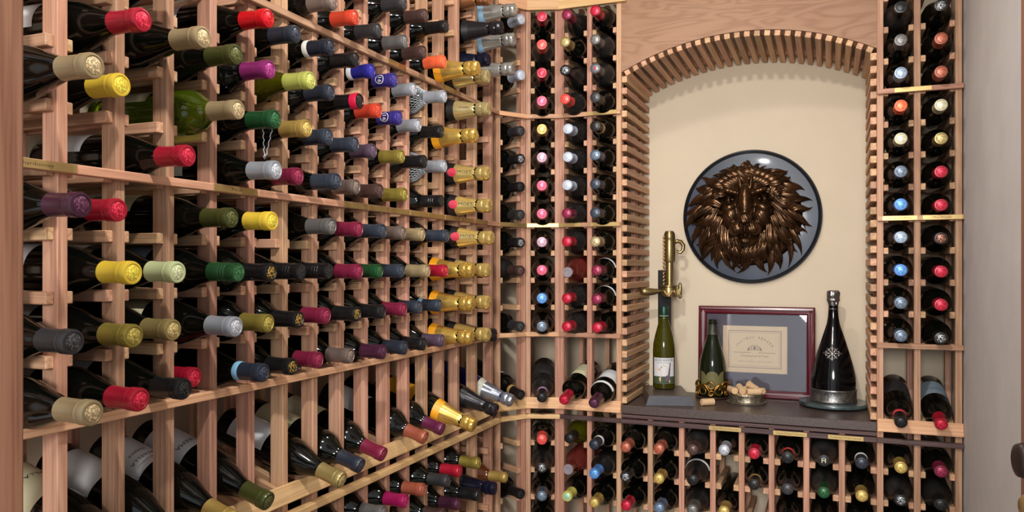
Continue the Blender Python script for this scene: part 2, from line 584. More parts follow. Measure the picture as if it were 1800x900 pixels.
# rack right of the arch
rp = [.1279, .2209, .3214]
rack_r = empty('wine_rack', (.225, 2.435, 0), 'two-column wine rack between the arch and the grey wall', 'wine rack')
posts(BACK, rack_r, rp)
rcols = [(rp[i]+PW/2, rp[i+1]-PW/2) for i in range(2)]
strips(BACK, rack_r, rcols, [q for q in range(-8, 11) if q not in (5, 6, 7)])
for q in (-4, 0, 4):
    BACK.along('rail', rack_r, .1205, .3325, -.0125, rowz(q), .0125, .0140, M['wood'])
display(BACK, rack_r, .1205, .3325, rcols)
plate(BACK, rack_r, .163, .255, rowz(-4))
plate(BACK, rack_r, .133, .220, rowz(0), 'Portuguese Wines', width=.056); plate(BACK, rack_r, .232, .328, rowz(0), 'Mas Prado', width=.045)

# rack under the counter
cp = [-.5215, -.4249, -.3310, -.2470, -.1620, -.0661, .0290]
rack_c = empty('wine_rack', (-.2475, 2.435, 0), 'low wine rack of eight columns under the dark counter', 'wine rack')
posts(BACK, rack_c, cp, zt=-.474)
cal = [-.6216]+cp+[.1279]
ccols = [(cal[i]+PW/2, cal[i+1]-PW/2) for i in range(8)]
strips(BACK, rack_c, ccols, range(8, 11), ws=.016)
for rk_, a0_, a1_ in ((rack_b, -.8185, -.6138), (rack_c, -.6136, .1194), (rack_r, .1196, .3325)):
    BACK.along('rail', rk_, a0_, a1_, -.0125, rowz(7), .0125, .0140, M['darkwood'])
BACK.along('trim_strip', rack_c, -.6125, .119, -.004, -.4635, .012, .010, M['darkwood'])
plate(BACK, rack_c, -.341, -.247, rowz(7), "Tanya's Private Collection", width=.078)
plate(BACK, rack_c, -.157, -.064, rowz(7), "Tanya's Private Collection", width=.078)
plate(BACK, rack_c, -.008, .085, rowz(7), "The Gambler's Private Collection", width=.082)

# ---------------------------------------------------------------- arch and counter
arch = empty('arched_niche', (-.2475, 2.435, EYE-.43), 'arched niche with a broad wooden header and slatted sides above the counter', 'niche')
AX0, AX1, AZS, AZT = -.6133, .1196, .6155, .705
AR = ((AX1-AX0)**2/4+(AZT-AZS)**2)/(2*(AZT-AZS)); AC = (AX0+AX1)/2; AZC = AZT-AR
ha = math.asin((AX1-AX0)/2/AR)
def arc(r, n, h=ha):
    return [(AC+r*math.sin(-h+2*h*i/n), AZC+r*math.cos(-h+2*h*i/n)) for i in range(n+1)]
def arch_board(name, outline, d0, d1, mat):
    n = len(outline)
    vs = [(x, z, -d0) for x, z in outline]+[(x, z, -d1) for x, z in outline]
    fs = [list(range(n))[::-1], [n+i for i in range(n)]]+[[i, (i+1) % n, n+(i+1) % n, n+i] for i in range(n)]
    bm = bmesh.new(); bv = [bm.verts.new(v) for v in vs]
    for q in fs: bm.faces.new([bv[i] for i in q])
    bmesh.ops.recalc_face_normals(bm, faces=bm.faces)
    bmesh.ops.triangulate(bm, faces=[f for f in bm.faces if len(f.verts) > 4])
    me = bm_mesh(name, bm, mat)
    return put(name, me, arch, axes((0, 2.435, EYE), Vector((1, 0, 0)), UP, Vector((0, -1, 0))))
a_ = arc(AR, 40)
arch_board('header_board', a_+[(AX1, .95), (AX0, .95)], 0, .018, M['header'])
arch_board('back_arch_band', a_+arc(AR+.03, 40)[::-1], .285, .305, M['wood'])
arch_board('arch_band', a_+arc(AR+.022, 40)[::-1], .019, .060, M['wood'])
NA = 26
for i in range(NA):
    t = -ha*.985+2*ha*.985*(i+.35)/(NA-.3)
    er = Vector((math.sin(t), 0, math.cos(t))); et = Vector((math.cos(t), 0, -math.sin(t)))
    c0 = Vector((AC, 2.435+.004+.165, EYE+AZC))+er*(AR-.0085)
    put('slat', box_mesh(.33, .0165, .0165, M['strip']), arch, axes(c0, Vector((0, 1, 0)), -et, er))
k = 0
for side in (0, 1):
    z = .594
    while z > -.425:
        x = AX0+.0085 if side == 0 else AX1-.0085
        put('slat', box_mesh(.33, .0165, .0200, M['strip']), arch, axes((x, 2.435+.004+.165, EYE+z), Vector((0, 1, 0)), Vector((-1, 0, 0)), UP))
        z -= .0362
    for yy in (2.435+.20, 2.435+.30):
        x = AX0-.0085 if side == 0 else AX1+.0085
        put('slat_post', box_mesh(1.03, .016, .02, M['wood']), arch, axes((x, yy, EYE+.085), UP, Vector((1, 0, 0)), Vector((0, 1, 0))))
ct = put('counter_top', box_mesh(.7335, .343, .027, M['counter'], .002), None, axes((-.2468, 2.435+.1705, EYE-.4345-.0135), Vector((1, 0, 0)), Vector((0, 1, 0)), UP))
tag(ct, 'dark speckled stone counter top under the arch', 'counter')
nt = M['counter'].node_tree; bs = nt.nodes['Principled BSDF']
vo = nt.nodes.new('ShaderNodeTexVoronoi'); vo.inputs['Scale'].default_value = 420
tcn = nt.nodes.new('ShaderNodeTexCoord'); nt.links.new(tcn.outputs['Object'], vo.inputs['Vector'])
sp = nt.nodes.new('ShaderNodeMath'); sp.operation = 'LESS_THAN'; sp.inputs[1].default_value = .16
nt.links.new(vo.outputs['Distance'], sp.inputs[0])
mixc = nt.nodes.new('ShaderNodeMix'); mixc.data_type = 'RGBA'
old = bs.inputs['Base Color'].links[0].from_socket
nt.links.new(sp.outputs[0], mixc.inputs['Factor']); nt.links.new(old, mixc.inputs['A']); mixc.inputs['B'].default_value = (*lin((150, 128, 100)), 1)
nt.links.new(mixc.outputs['Result'], bs.inputs['Base Color'])

# ---------------------------------------------------------------- bottles
PROF = {
 'b': [(0, .0), (.031, 0), (.0365, .003), (.0385, .010), (.0385, .150), (.0376, .165), (.0345, .184), (.0285, .204), (.0218, .223), (.0172, .238), (.0152, .249), (.0145, .292), (0, .292)],
 'd': [(0, .0), (.030, 0), (.0360, .003), (.0376, .009), (.0376, .194), (.0368, .204), (.0338, .2145), (.0266, .225), (.0196, .2345), (.0160, .244), (.0147, .254), (.0145, .292), (0, .292)],
 'c': [(0, .0), (.033, 0), (.0380, .004), (.0392, .012), (.0392, .128), (.0380, .148), (.0345, .172), (.0285, .200), (.0220, .232), (.0178, .258), (.0160, .276), (.0160, .296), (0, .296)]}
LEN = .300
def rad_of(t):
    P = PROF[t]
    def f(z, e=0.):
        for (r0, z0), (r1, z1) in zip(P, P[1:]):
            if z0 <= z <= z1 and z1 > z0:
                return r0+(r1-r0)*(z-z0)/(z1-z0)+e
        return P[-2][0]+e
    return f
SHAPE = {'b': ('b', 'glass'), 'd': ('d', 'glass'), 'c': ('c', 'glass'), 'g': ('d', 'glassgreen'), 'y': ('b', 'glassolive'), 'n': ('d', 'glass'),
         'a': ('d', 'glassamber'), 'r': ('d', 'glassrose'), 'u': ('d', 'glassdust'), 'o': ('d', 'glassolive'), 'v': ('b', 'glassdust'), 'l': ('c', 'glassblue')}
# colour, metallic, roughness, extra, wording
CAPS = {
 'red': ((176, 26, 50), .25, .32, '', 'crimson'), 'brightred': ((196, 12, 24), .15, .3, '', 'bright red'), 'tan': ((166, 146, 108), .35, .36, '', 'tan'),
 'goldtan': ((166, 146, 92), .5, .34, '', 'dull gold'), 'gold': ((190, 158, 84), .5, .34, '', 'gold'), 'oldgold': ((148, 132, 58), .45, .34, '', 'olive gold'),
 'yellow': ((224, 190, 58), .05, .42, '', 'yellow'), 'olive': ((70, 74, 34), .3, .3, '', 'olive green'), 'purple': ((140, 42, 108), .3, .3, '', 'bright purple'),
 'plum': ((74, 34, 56), .3, .32, '', 'dark plum'), 'plum2': ((98, 28, 64), .2, .36, '', 'wine purple'), 'maroon': ((128, 32, 62), .25, .34, '', 'maroon'),
 'magenta': ((160, 24, 86), .3, .3, '', 'magenta'), 'mauve': ((86, 68, 86), .2, .4, '', 'greyish mauve'), 'green': ((30, 78, 42), .3, .3, '', 'green'),
 'screwgreen': ((36, 80, 44), .35, .3, 'screw', 'ribbed green'), 'palegreen': ((192, 202, 148), .05, .42, '', 'pale green'), 'lime': ((184, 188, 92), .3, .34, '', 'lime gold'),
 'silver': ((166, 170, 178), .4, .34, '', 'silver grey'), 'charcoal': ((48, 48, 50), .2, .4, '', 'charcoal'), 'grey': ((102, 100, 98), .35, .38, '', 'mid grey'),
 'taupe': ((116, 100, 92), .35, .36, '', 'taupe'), 'brown': ((72, 50, 46), .2, .4, '', 'dark brown'), 'black': ((22, 22, 24), .15, .34, '', 'black'),
 'blackgold': ((22, 22, 24), .15, .3, 'goldmark', 'black gold-crested'), 'screwblack': ((24, 24, 26), .25, .28, 'screw', 'ribbed black'), 'navy': ((40, 46, 58), .2, .38, '', 'navy'),
 'navyband': ((40, 48, 62), .2, .38, 'band:120,170,200', 'navy blue-banded'), 'slate': ((50, 58, 70), .2, .36, '', 'slate'), 'slateband': ((50, 58, 70), .2, .36, 'band:120,170,196', 'slate blue-banded'),
 'whiteband': ((30, 36, 48), .2, .34, 'band:214,210,200', 'navy white-banded'), 'blueband': ((42, 42, 146), .2, .32, 'band:210,210,206', 'royal blue white-banded'),
 'blue16': ((54, 46, 126), .2, .34, 'text:16', 'violet blue numbered'), 'redtip': ((22, 20, 22), .2, .3, 'redtip', 'black red-tipped'), 'orangered': ((204, 64, 40), .1, .38, '', 'orange red'),
 'orange': ((240, 100, 58), .05, .4, '', 'bright orange'), 'copper': ((160, 84, 62), .25, .38, '', 'copper'),
 'pink': ((214, 80, 108), .2, .34, '', 'pink'), 'lilac': ((176, 140, 158), .3, .36, '', 'lilac'), 'ice': ((192, 204, 224), .1, .4, '', 'pale icy blue'), 'coral': ((224, 72, 64), .1, .38, '', 'coral red'),
 'steel': ((92, 106, 122), .4, .34, '', 'steel blue'), 'sky': ((80, 136, 208), .2, .34, '', 'bright blue'), 'cream': ((200, 192, 156), .2, .4, '', 'cream'), 'crystal': ((214, 208, 214), .1, .1, '', 'clear glass'),
 'bluegrey': ((140, 156, 176), .3, .36, '', 'light blue grey'), 'copperring': ((40, 26, 24), .2, .34, 'coppermark', 'black copper-crested'), 'whitering': ((36, 42, 54), .2, .34, 'band:206,206,200', 'navy white-ringed'),
 'redring': ((22, 22, 22), .15, .34, 'band:190,50,60', 'black red-ringed'), 'lilacring': ((24, 24, 26), .2, .34, 'band:150,120,150', 'black lilac-ringed'), 'goldring': ((28, 26, 24), .2, .3, 'band:150,120,70', 'black gold-ringed'),
 'H': ((34, 34, 36), .2, .34, 'H', 'black H-stamped'), 'silvermark': ((28, 28, 30), .2, .3, 'silvermark', 'black silver-crested'), 'reddot': ((92, 92, 94), .3, .36, 'reddot', 'grey red-dotted'),
 'blueend': ((96, 116, 140), .3, .36, '', 'dusty blue'), 'limeend': ((206, 200, 96), .1, .4, 'greenmark', 'yellow green-ended'),
}
FOILS = {   # champagne foils: foil colour, neck band, seal, text
 'veuve': ((214, 176, 88), (236, 160, 30), None, 'Veuve Clicquot', 'gold-foil orange-banded'), 'moet': ((222, 194, 118), (20, 18, 20), (200, 44, 66), 'MOET', 'gold-foil red-sealed'),
 'mumm': ((206, 190, 134), (24, 22, 22), None, 'MUMM', 'pale gold-foil'), 'blue': ((186, 186, 180), (150, 190, 220), None, None, 'silver-foil blue-banded'),
 'blackfoil': ((34, 32, 36), (26, 26, 28), None, None, 'black-foil'), 'navyfoil': ((18, 20, 40), (20, 20, 26), None, None, 'navy-foil'), 'copperfoil': ((166, 112, 74), (30, 34, 24), None, None, 'copper-foil'),
 'silverband': ((150, 156, 166), (206, 204, 186), None, None, 'grey-foil white-banded')}
def capmat(k):
    if ('cm', k) not in _cache:
        c, me_, ro, ex, d = CAPS[k]
        _cache[('cm', k)] = simple('capsule_'+k, tuple(v*.92 for v in c), ro, metal=me_, bump=.04, nscale=120)
    return _cache[('cm', k)]
def embmat(c, name):
    if ('em', name) not in _cache:
        m, nt, b = newmat('emblem_'+name)
        tc = nt.nodes.new('ShaderNodeTexCoord'); n = nt.nodes.new('ShaderNodeTexNoise')
        n.inputs['Scale'].default_value = 190; n.inputs['Detail'].default_value = 1; n.inputs['Distortion'].default_value = 1.2
        nt.links.new(tc.outputs['Object'], n.inputs['Vector'])
        r = nt.nodes.new('ShaderNodeValToRGB'); r.color_ramp.elements[0].position = .46; r.color_ramp.elements[1].position = .56
        a, bcol = c
        r.color_ramp.elements[0].color = (*lin(a), 1); r.color_ramp.elements[1].color = (*lin(bcol), 1)
        nt.links.new(n.outputs['Fac'], r.inputs[0]); nt.links.new(r.outputs[0], b.inputs['Base Color'])
        bp_ = nt.nodes.new('ShaderNodeBump'); bp_.inputs['Strength'].default_value = .5; bp_.inputs['Distance'].default_value = .001
        nt.links.new(n.outputs['Fac'], bp_.inputs['Height']); nt.links.new(bp_.outputs[0], b.inputs['Normal'])
        b.inputs['Roughness'].default_value = .34; b.inputs['Metallic'].default_value = .3
        _cache[('em', name)] = m
    return _cache[('em', name)]
def cached(k, fn):
    if k not in _cache:
        _cache[k] = fn()
    return _cache[k]
CAPP = [(.0164, .2455), (.0158, .251), (.0156, .259), (.0156, .279), (.0161, .2805), (.0168, .2825), (.0168, .2845), (.0162, .286), (.0168, .2875), (.0168, .296), (.0158, .2985), (.0130, .2990), (.0124, .2980), (0, .2980)]
CAPD = [(.0164, .2455), (.0156, .252), (.0153, .262), (.0152, .280), (.0157, .2815), (.0163, .283), (.0163, .2965), (.0154, .2990), (.0128, .2994), (.0122, .2984), (0, .2984)]
SCREW = [(.0165, .2455), (.0158, .251), (.0157, .268), (.0149, .2695), (.0157, .271), (.0157, .274), (.0148, .2755), (.0157, .277), (.0157, .280), (.0148, .2815), (.0157, .283), (.0157, .297), (.0150, .2993), (0, .2993)]
def foil_r(z):
    return rad_of('c')(max(.0, min(z, .2755)), .0008)
def make_foil_mesh(key):
    rnd = random.Random(sum(map(ord, key)))
    prof = [(foil_r(z), z) for z in (.206, .218, .230, .242, .254)]+[(.0182, .262), (.0165, .266), (.0180, .270), (.0192, .276), (.0190, .283), (.0180, .286), (.0192, .289), (.0194, .296), (.0185, .301), (.0150, .3035), (0, .3040)]
    def jit(k, i, r, z):
        if k < 5: return r, z
        return r+rnd.uniform(-.0011, .0011), z+rnd.uniform(-.0010, .0010)
    c = FOILS[key][0]
    return lathe_mesh('foil', prof, simple('foil_'+key, c, .26, metal=.7 if key not in ('blackfoil', 'navyfoil') else .3), 30, jit, 25)
def disc_wrap(name, tc, zc, rad, P, mat):
    vs, fs = [(P(zc, .0018)*math.cos(tc), P(zc, .0018)*math.sin(tc), zc)], []
    for q in (.5, 1.):
        for k in range(20):
            a = 2*math.pi*k/20
            z = zc+rad*q*math.sin(a); r = P(z, .0016); t_ = tc+rad*q*math.cos(a)/r
            vs.append((r*math.cos(t_), r*math.sin(t_), z))
    for k in range(20):
        n_ = (k+1) % 20
        fs.append([0, 1+k, 1+n_]); fs.append([1+k, 21+k, 21+n_, 1+n_])
    return mk(name, vs, fs, [mat], True)
def net_mesh():
    P = rad_of('d'); vs, fs = [], []
    n, zs = 26, [.01+.0068*i for i in range(36)]
    for k, z in enumerate(zs):
        r = P(z, .0012)
        for i in range(n):
            a = 2*math.pi*(i+.5*(k % 2))/n
            vs.append((r*math.cos(a), r*math.sin(a), z))
    for k in range(len(zs)-2):
        for i in range(n):
            if k % 2 == 0: fs.append([k*n+i, (k+1)*n+i, (k+2)*n+i, (k+1)*n+(i-1) % n])
            else: fs.append([k*n+i, (k+1)*n+(i+1) % n, (k+2)*n+i, (k+1)*n+i])
    me = mk('wire_net', vs, fs, [M['wire']])
    o = bpy.data.objects.new('tmp', me); C.objects.link(o)
    w = o.modifiers.new('w', 'WIREFRAME'); w.thickness = .0016; w.use_even_offset = False
    bpy.context.view_layer.update()
    r = bpy.data.meshes.new_from_object(o.evaluated_get(bpy.context.evaluated_depsgraph_get()))
    bpy.data.objects.remove(o)
    return r
def axis_matrix(tip, d, roll=0.):
    d = d.normalized()
    x = (UP-d*UP.dot(d)).normalized()
    y = d.cross(x)
    return axes(tip-d*LEN, x, y, d) @ Matrix.Rotation(roll, 4, 'Z')
I4 = Matrix.Identity(4)
LABELS_USED = set()
def bottle(tip, d, typ, cap, label, group, lab=None, text=None, roll=0., z0=.035, z1=.125, half=1.25, neck=None):
    shp, gl = SHAPE[typ]
    champ = cap in FOILS
    words = label.split()
    assert 4 <= len(words) <= 16, (len(words), label)
    assert label not in LABELS_USED, label
    LABELS_USED.add(label)
    b = empty('champagne_bottle' if champ else 'wine_bottle', None, label, 'bottle', group, mat4=axis_matrix(tip, d, roll))
    put('body', cached(('body', typ), lambda: lathe_mesh('body', PROF[shp], M[gl], 36)), b, local=I4)
    P = rad_of(shp)
    if champ:
        fc, bc, seal, txt, dsc = FOILS[cap]
        fo = put('foil', cached(('foil', cap), lambda: make_foil_mesh(cap)), b, local=I4)
        put('neck_band', cached(('nb', cap), lambda: lathe_mesh('neck_band', [(P(z, .0005), z) for z in (.186, .194, .203, .210)], simple('band_'+cap, bc, .4), 36)), b, local=I4)
        if seal:
            put('seal', cached(('seal', cap), lambda: disc_wrap('seal', 1.5, .203, .0125, P, M['redseal'])), b, local=I4)
        if txt:
            big = cap == 'moet'
            put('lettering', cached(('ft', cap), lambda: text_axial('lettering', txt, .217 if big else .222, .258 if big else .250, lambda z: foil_r(z)+.0005, 1.45, M['ink'] if cap != 'veuve' else M['engrave'], .0095 if big else .006)), fo, local=I4)
    elif cap == 'crystal':
        put('stopper', cached('stopper', lambda: lathe_mesh('stopper', [(.0150, .288), (.0160, .290), (.0165, .298), (.0150, .3005), (.009, .3005), (.008, .2985), (0, .2985)], M['crystal'] if 'crystal' in M else simple('crystal', (206, 200, 210), .08, trans=.6), 24)), b, local=I4)
    else:
        c, me_, ro, ex, dsc = CAPS[cap]
        prof = SCREW if ex == 'screw' else (CAPP if shp == 'b' else CAPD)
        cm = put('capsule', cached(('cap', cap, shp), lambda: lathe_mesh('capsule', prof, capmat(cap), 28, None, 50)), b, local=I4)
        hi = tuple(min(255, int(v*1.25+34)) for v in c)
        lo = tuple(int(v*.8) for v in c)
        if ex == 'goldmark': cc, nm = ((24, 22, 22), (206, 166, 76)), 'goldmark'
        elif ex == 'coppermark': cc, nm = ((70, 36, 26), (214, 150, 120)), ex
        elif ex == 'silvermark': cc, nm = ((30, 30, 32), (200, 202, 206)), ex
        elif ex == 'greenmark': cc, nm = ((150, 214, 170), (210, 236, 210)), ex
        else: cc, nm = (c, hi), cap
        put('emblem', cached(('emb', nm, ex == 'screw'), lambda: lathe_mesh('emblem', [(.0112, .2975), (.0112, .2986), (.0104, .2992), (0, .2992)] if ex != 'screw' else [(.0128, .299), (.0128, .2996), (0, .2998)], embmat(cc, nm), 20)), cm, local=I4)
        if ex.startswith('band'):
            bc = tuple(int(v) for v in ex[5:].split(','))
            put('neck_band', cached(('cb', cap, shp), lambda: lathe_mesh('neck_band', [(prof[0][0]+.0004, prof[0][1]-.004), (prof[0][0]+.0006, prof[0][1]+.0005), (prof[1][0]+.0006, prof[1][1]+.001), (prof[1][0]+.0002, prof[1][1]+.0015)], simple('band_'+cap, bc, .5), 28)), b, local=I4)
        if ex == 'redtip':
            put('tip_ring', cached('redtip', lambda: lathe_mesh('tip_ring', [(.0170, .2825), (.0172, .286), (.0172, .296), (.0160, .2990)], simple('red_tip', (196, 24, 60), .35, metal=.2), 28)), cm, local=I4)
        if ex == 'reddot':
            put('dot', cached('reddot', lambda: lathe_mesh('dot', [(.004, .2994), (0, .2996)], M['redseal'], 14)), cm, local=I4)
        if ex == 'H':
            put('lettering', cached('Hmark', lambda: text_flat('lettering', 'H', .011, M['cream'])), cm, local=Matrix.Translation((0, 0, .2998)) @ Matrix.Rotation(R(-90), 4, 'Z'))
        if ex.startswith('text'):
            def ring16():
                vs, fs = [], []
                for k in range(28):
                    a = 2*math.pi*k/28
                    for rr in (.0098, .0112):
                        t_ = 1.55+rr*math.cos(a)/.0168
                        vs.append((.0168*math.cos(t_), .0168*math.sin(t_), .268+rr*math.sin(a)))
                for k in range(28):
                    n_ = (k+1) % 28
                    fs.append([2*k, 2*k+1, 2*n_+1, 2*n_])
                return mk('print_ring', vs, fs, [M['white']])
            put('print_ring', cached('ring16', ring16), cm, local=I4)
            put('lettering', cached('t16', lambda: text_round('lettering', '16', .268, .0125, .0168, 1.55, M['white'], .0095)), cm, local=I4)
    if typ == 'n':
        put('wire_net', cached('net', net_mesh), b, local=I4)
    if lab:
        lb = put('label', cached(('lab', shp, lab, z0, z1, half), lambda: patch('label', 0, z0, z1, -half, half, M[lab], 16, lambda z: P(z, .0005))), b, local=I4)
        if text:
            for (s_, zz, wd, hh) in text:
                put('lettering', text_round('lettering', s_, zz, wd, P(zz, .0009), 0, M['ink'], hh), lb, local=I4)
    if neck == 'seal':
        put('wax_seal', cached('wseal', lambda: patch('wax_seal', 0, .186, .201, -.2, .2, M['redseal'], 8, lambda z: P(z, .0009))), b, local=I4)
    elif neck:
        put('neck_label', cached(('nl', shp, neck), lambda: patch('neck_label', 0, .196, .208, -1.4, 1.4, M[neck], 14, lambda z: P(z, .0007))), b, local=I4)
    return b
def rowphrase(r):
    if r == 0: return 'on the Chardonnay rail'
    if r < 0: return ordinal(-r)+' row above Chardonnay rail'
    if r <= 4: return ordinal(r)+' row below Chardonnay rail'
    return ordinal(r-7)+' row under tilted display'
TILT = R(1.3)
def lay(unit, a, t, r, g=.0268, shp='d', tilt=TILT, dz=0.):
    """tip point and direction of a bottle lying in row r, neck out by t"""
    rad = PROF[shp][4][0]
    up = math.sqrt(max(rad*rad-g*g, 1e-6))+.0006
    d = (-unit.n*math.cos(tilt)-UP*math.sin(tilt))
    z = rowz(r)+up-math.sin(tilt)*(t+.03)+dz
    return unit.p(a, -t, z), d
LEFT_B = """13 -7 0.066 c copperfoil;14 -7 0.101 c blue;13 -6 0.107 c blackfoil;14 -6 0.097 c blue;7 -5 0.054 d orangered;8 -5 0.072 d charcoal;9 -5 0.077 d brown;10 -5 0.084 d black;13 -5 0.066 c navyfoil;14 -5 0.093 c blue;5 -4 0.078 b taupe;6 -4 0.066 d orangered;7 -4 0.063 d charcoal;8 -4 0.075 d grey;9 -4 0.072 d brown;10 -4 0.078 d orange;11 -4 0.125 c veuve;12 -4 0.112 c mumm;0 -3 0.041 b tan;1 -3 0.049 b red;3 -3 0.078 b brightred;4 -3 0.063 b navy;5 -3 0.072 b whiteband;6 -3 0.067 d black;7 -3 0.046 d blueband;8 -3 0.047 b blue16;9 -3 0.044 d silver;10 -3 0.079 n silver;12 -3 0.114 c mumm;0 -2 0.097 b red;1 -2 0.115 b tan;2 -2 0.092 b olive;3 -2 0.081 d purple;4 -2 0.096 y lime;5 -2 0.072 d navy;6 -2 0.077 b redtip;7 -2 0.063 d orangered;8 -2 0.060 b blue16;9 -2 0.057 d silver;10 -2 0.071 d black;11 -2 0.119 c veuve;-1 -1 0.118 b tan;0 -1 0.057 b yellow;2 -1 0.096 g tan;3 -1 0.093 b green;4 -1 0.088 b gold;5 -1 0.068 b slate;6 -1 0.066 d slate;7 -1 0.050 d mauve;8 -1 0.066 d oldgold;9 -1 0.074 d black;10 -1 0.079 n silver;12 -1 0.114 c moet;1 0 0.085 b red;3 0 0.095 b silver;4 0 0.069 b maroon;5 0 0.088 b slate;6 0 0.069 d taupe;7 0 0.067 d brown;8 0 0.074 d oldgold;10 0 0.071 d screwblack;12 0 0.118 c moet;-1 1 0.096 b plum;0 1 0.051 b red;2 1 0.083 b olive;3 1 0.087 b yellow;5 1 0.076 b grey;6 1 0.076 d maroon;7 1 0.075 d slate;8 1 0.069 d taupe;9 1 0.068 d tan;10 1 0.086 d slate;12 1 0.124 c moet;0 2 0.079 b yellow;1 2 0.065 b palegreen;2 2 0.096 b screwgreen;3 2 0.084 d blackgold;4 2 0.074 b screwblack;5 2 0.068 b screwblack;6 2 0.076 d maroon;7 2 0.066 d green;8 2 0.066 d slate;9 2 0.082 d tan;10 2 0.082 d red;11 2 0.111 c veuve;12 2 0.114 c moet;-1 3 0.082 b charcoal;0 3 0.081 b oldgold;1 3 0.056 b goldtan;2 3 0.092 b silver;3 3 0.078 d oldgold;4 3 0.070 d blackgold;5 3 0.063 b maroon;6 3 0.071 d blackgold;7 3 0.073 d black;8 3 0.072 d maroon;9 3 0.060 d slate;10 3 0.065 d slateband;11 3 0.111 c veuve;12 3 0.114 c moet;-1 4 0.116 b tan;0 4 0.093 b red;1 4 0.077 b black;2 4 0.005 b red;3 4 0.068 b navyband;4 4 0.055 d blackgold;5 4 0.045 b maroon;6 4 0.055 d taupe;7 4 0.076 d plum;8 4 0.075 d navy;9 4 0.072 d black;10 4 0.073 d mauve;11 4 0.107 c veuve;12 4 0.114 c moet;13 4 0.086 c blackfoil;5 8 0.083 d black;6 8 0.073 d charcoal;7 8 0.076 d grey;8 8 0.077 d magenta;9 8 0.071 d copper;10 8 0.090 d charcoal;11 8 0.076 d red;12 8 0.087 d oldgold;9 9 0.063 d black;10 9 0.076 d brown;11 9 0.072 d plum;12 9 0.087 d black;13 9 0.086 c navyfoil;14 9 0.073 a gold"""
rows_ = {}
for l in LEFT_B.split(';'):
    p = l.split()
    rows_.setdefault(int(p[1]), []).append((int(p[0]), float(p[2]), p[3], p[4]))
LAB_CYCLE = ['paper', 'cream', 'greylabel', 'paper', 'bluelabel', 'paper']
for r in sorted(rows_):
    for i, (col, t, typ, cap) in enumerate(sorted(rows_[r])):
        a0, a1 = lcols[col+2]
        shp = SHAPE[typ][0]
        g = min((a1-a0)/2-.013, PROF[shp][4][0]-.004)
        tip, d = lay(LEFT, (a0+a1)/2, t, r, g, shp)
        where = ordinal(i+1)+' from the door, '+rowphrase(r)
        if cap in FOILS: lb = FOILS[cap][4]+' champagne bottle, left rack, '+where
        elif typ == 'n': lb = 'net-wrapped silver bottle, left rack, '+where
        elif typ == 'g': lb = 'clear green tan-capped bottle, left rack, '+where
        else: lb = CAPS[cap][4]+' capped bottle, left rack, '+where
        rnd = random.Random(col*31+r*7)
        lab = LAB_CYCLE[(col*5+r*3) % 6] if col <= 5 else None
        o = bottle(tip, d, typ, cap, lb, 'bottles lying in the left rack', lab=lab, half=.75+.3*rnd.random(), z0=.035, z1=.115+.02*rnd.random(), roll=rnd.uniform(.2, 1.3) if lab else 0)
        if (col, r) == (10, 3):       # raffia bow
            pts = [merge([tube([(math.cos(q)*.0172, math.sin(q)*.0172, .236+.001*math.sin(3*q)) for q in [2*math.pi*k/16 for k in range(16)]], .0012, 6, True),
                          tube([(.018+.004*math.sin(k*.4), -.002+.012*math.sin(k*.35)*math.cos(k*.2), .236-.016*math.sin(k*.35)) for k in range(12)], .0010, 5),
                          tube([(.018, .0, .236), (.024, .006, .246), (.022, .014, .252)], .0010, 5), tube([(.018, .0, .236), (.026, -.006, .244), (.02, -.016, .246)], .0010, 5)])]
            put('raffia_bow', mk('raffia_bow', *pts[0], [M['twine']], True), o, local=I4)
        if (col, r) == (3, -1):       # twisted tag string round the neck
            loc = o.matrix_basis.inverted()
            tp = o.matrix_basis @ Vector((-.018, 0, .262))
            s1 = [loc @ (tp+Vector((.001*math.sin(k*2.2), .0015*math.cos(k*2.2)-.004*(1-k/14), -.0042*k))) for k in range(15)]
            s2 = [loc @ (tp+Vector((.016-.014*k/14+.001*math.sin(k*2.2), .0015*math.cos(k*2.2)+.004*(1-k/14), .004-.0044*k))) for k in range(15)]
            put('tag_string', mk('tag_string', *merge([tube(s1, .0008, 5), tube(s2, .0008, 5)]), [M['wire']], True), o, local=I4)

# tilted display row, left rack
def tilted(unit, a, t, z):
    DT = R(17.5) if unit is LEFT else R(11.5)
    d = (-unit.n*math.cos(DT)-UP*math.sin(DT))
    return unit.p(a, -t, z), d
DISP = [(0, .085, -.417, 'b', 'tan', 'cream', [('VILLAGES', .075, .056, .0075)]), (1, .085, -.417, 'b', 'red', 'paper', None),
        (2, .085, -.417, 'b', 'gold', 'paper', [('AREBELLA', .100, .056, .007), ('CHARDONNAY', .112, .05, .0035), ('Vineyard', .084, .034, .006)]), (3, .078, -.413, 'b', 'olive', 'paper', [('CREMA', .105, .046, .0085)]),
        (5, .099, -.422, 'b', 'goldtan', 'paper', None), (6, .080, -.418, 'd', 'navy', 'cream', None), (7, .076, -.416, 'd', 'maroon', 'cream', None),
        (9, .076, -.418, 'd', 'copper', 'paper', None), (10, .073, -.416, 'd', 'plum2', None, None), (11, .114, -.420, 'c', 'veuve', 'yellowlabel', None),
        (13, .090, -.417, 'c', 'blackfoil', None, None), (14, .090, -.408, 'l', 'silverband', None, None)]
for i, (col, t, z, typ, cap, lab, tx) in enumerate(DISP):
    a0, a1 = lcols[col+2]
    tip, d = tilted(LEFT, (a0+a1)/2, t, z+.004)
    dsc = FOILS[cap][4]+' champagne bottle' if cap in FOILS else CAPS[cap][4]+' capped wine bottle'
    bottle(tip, d, typ, cap, dsc+', '+ordinal(i+1)+' from the door in left tilted display row', 'bottles on the left tilted display', lab=lab, text=tx, half=1.2, roll=.35 if lab else 0)

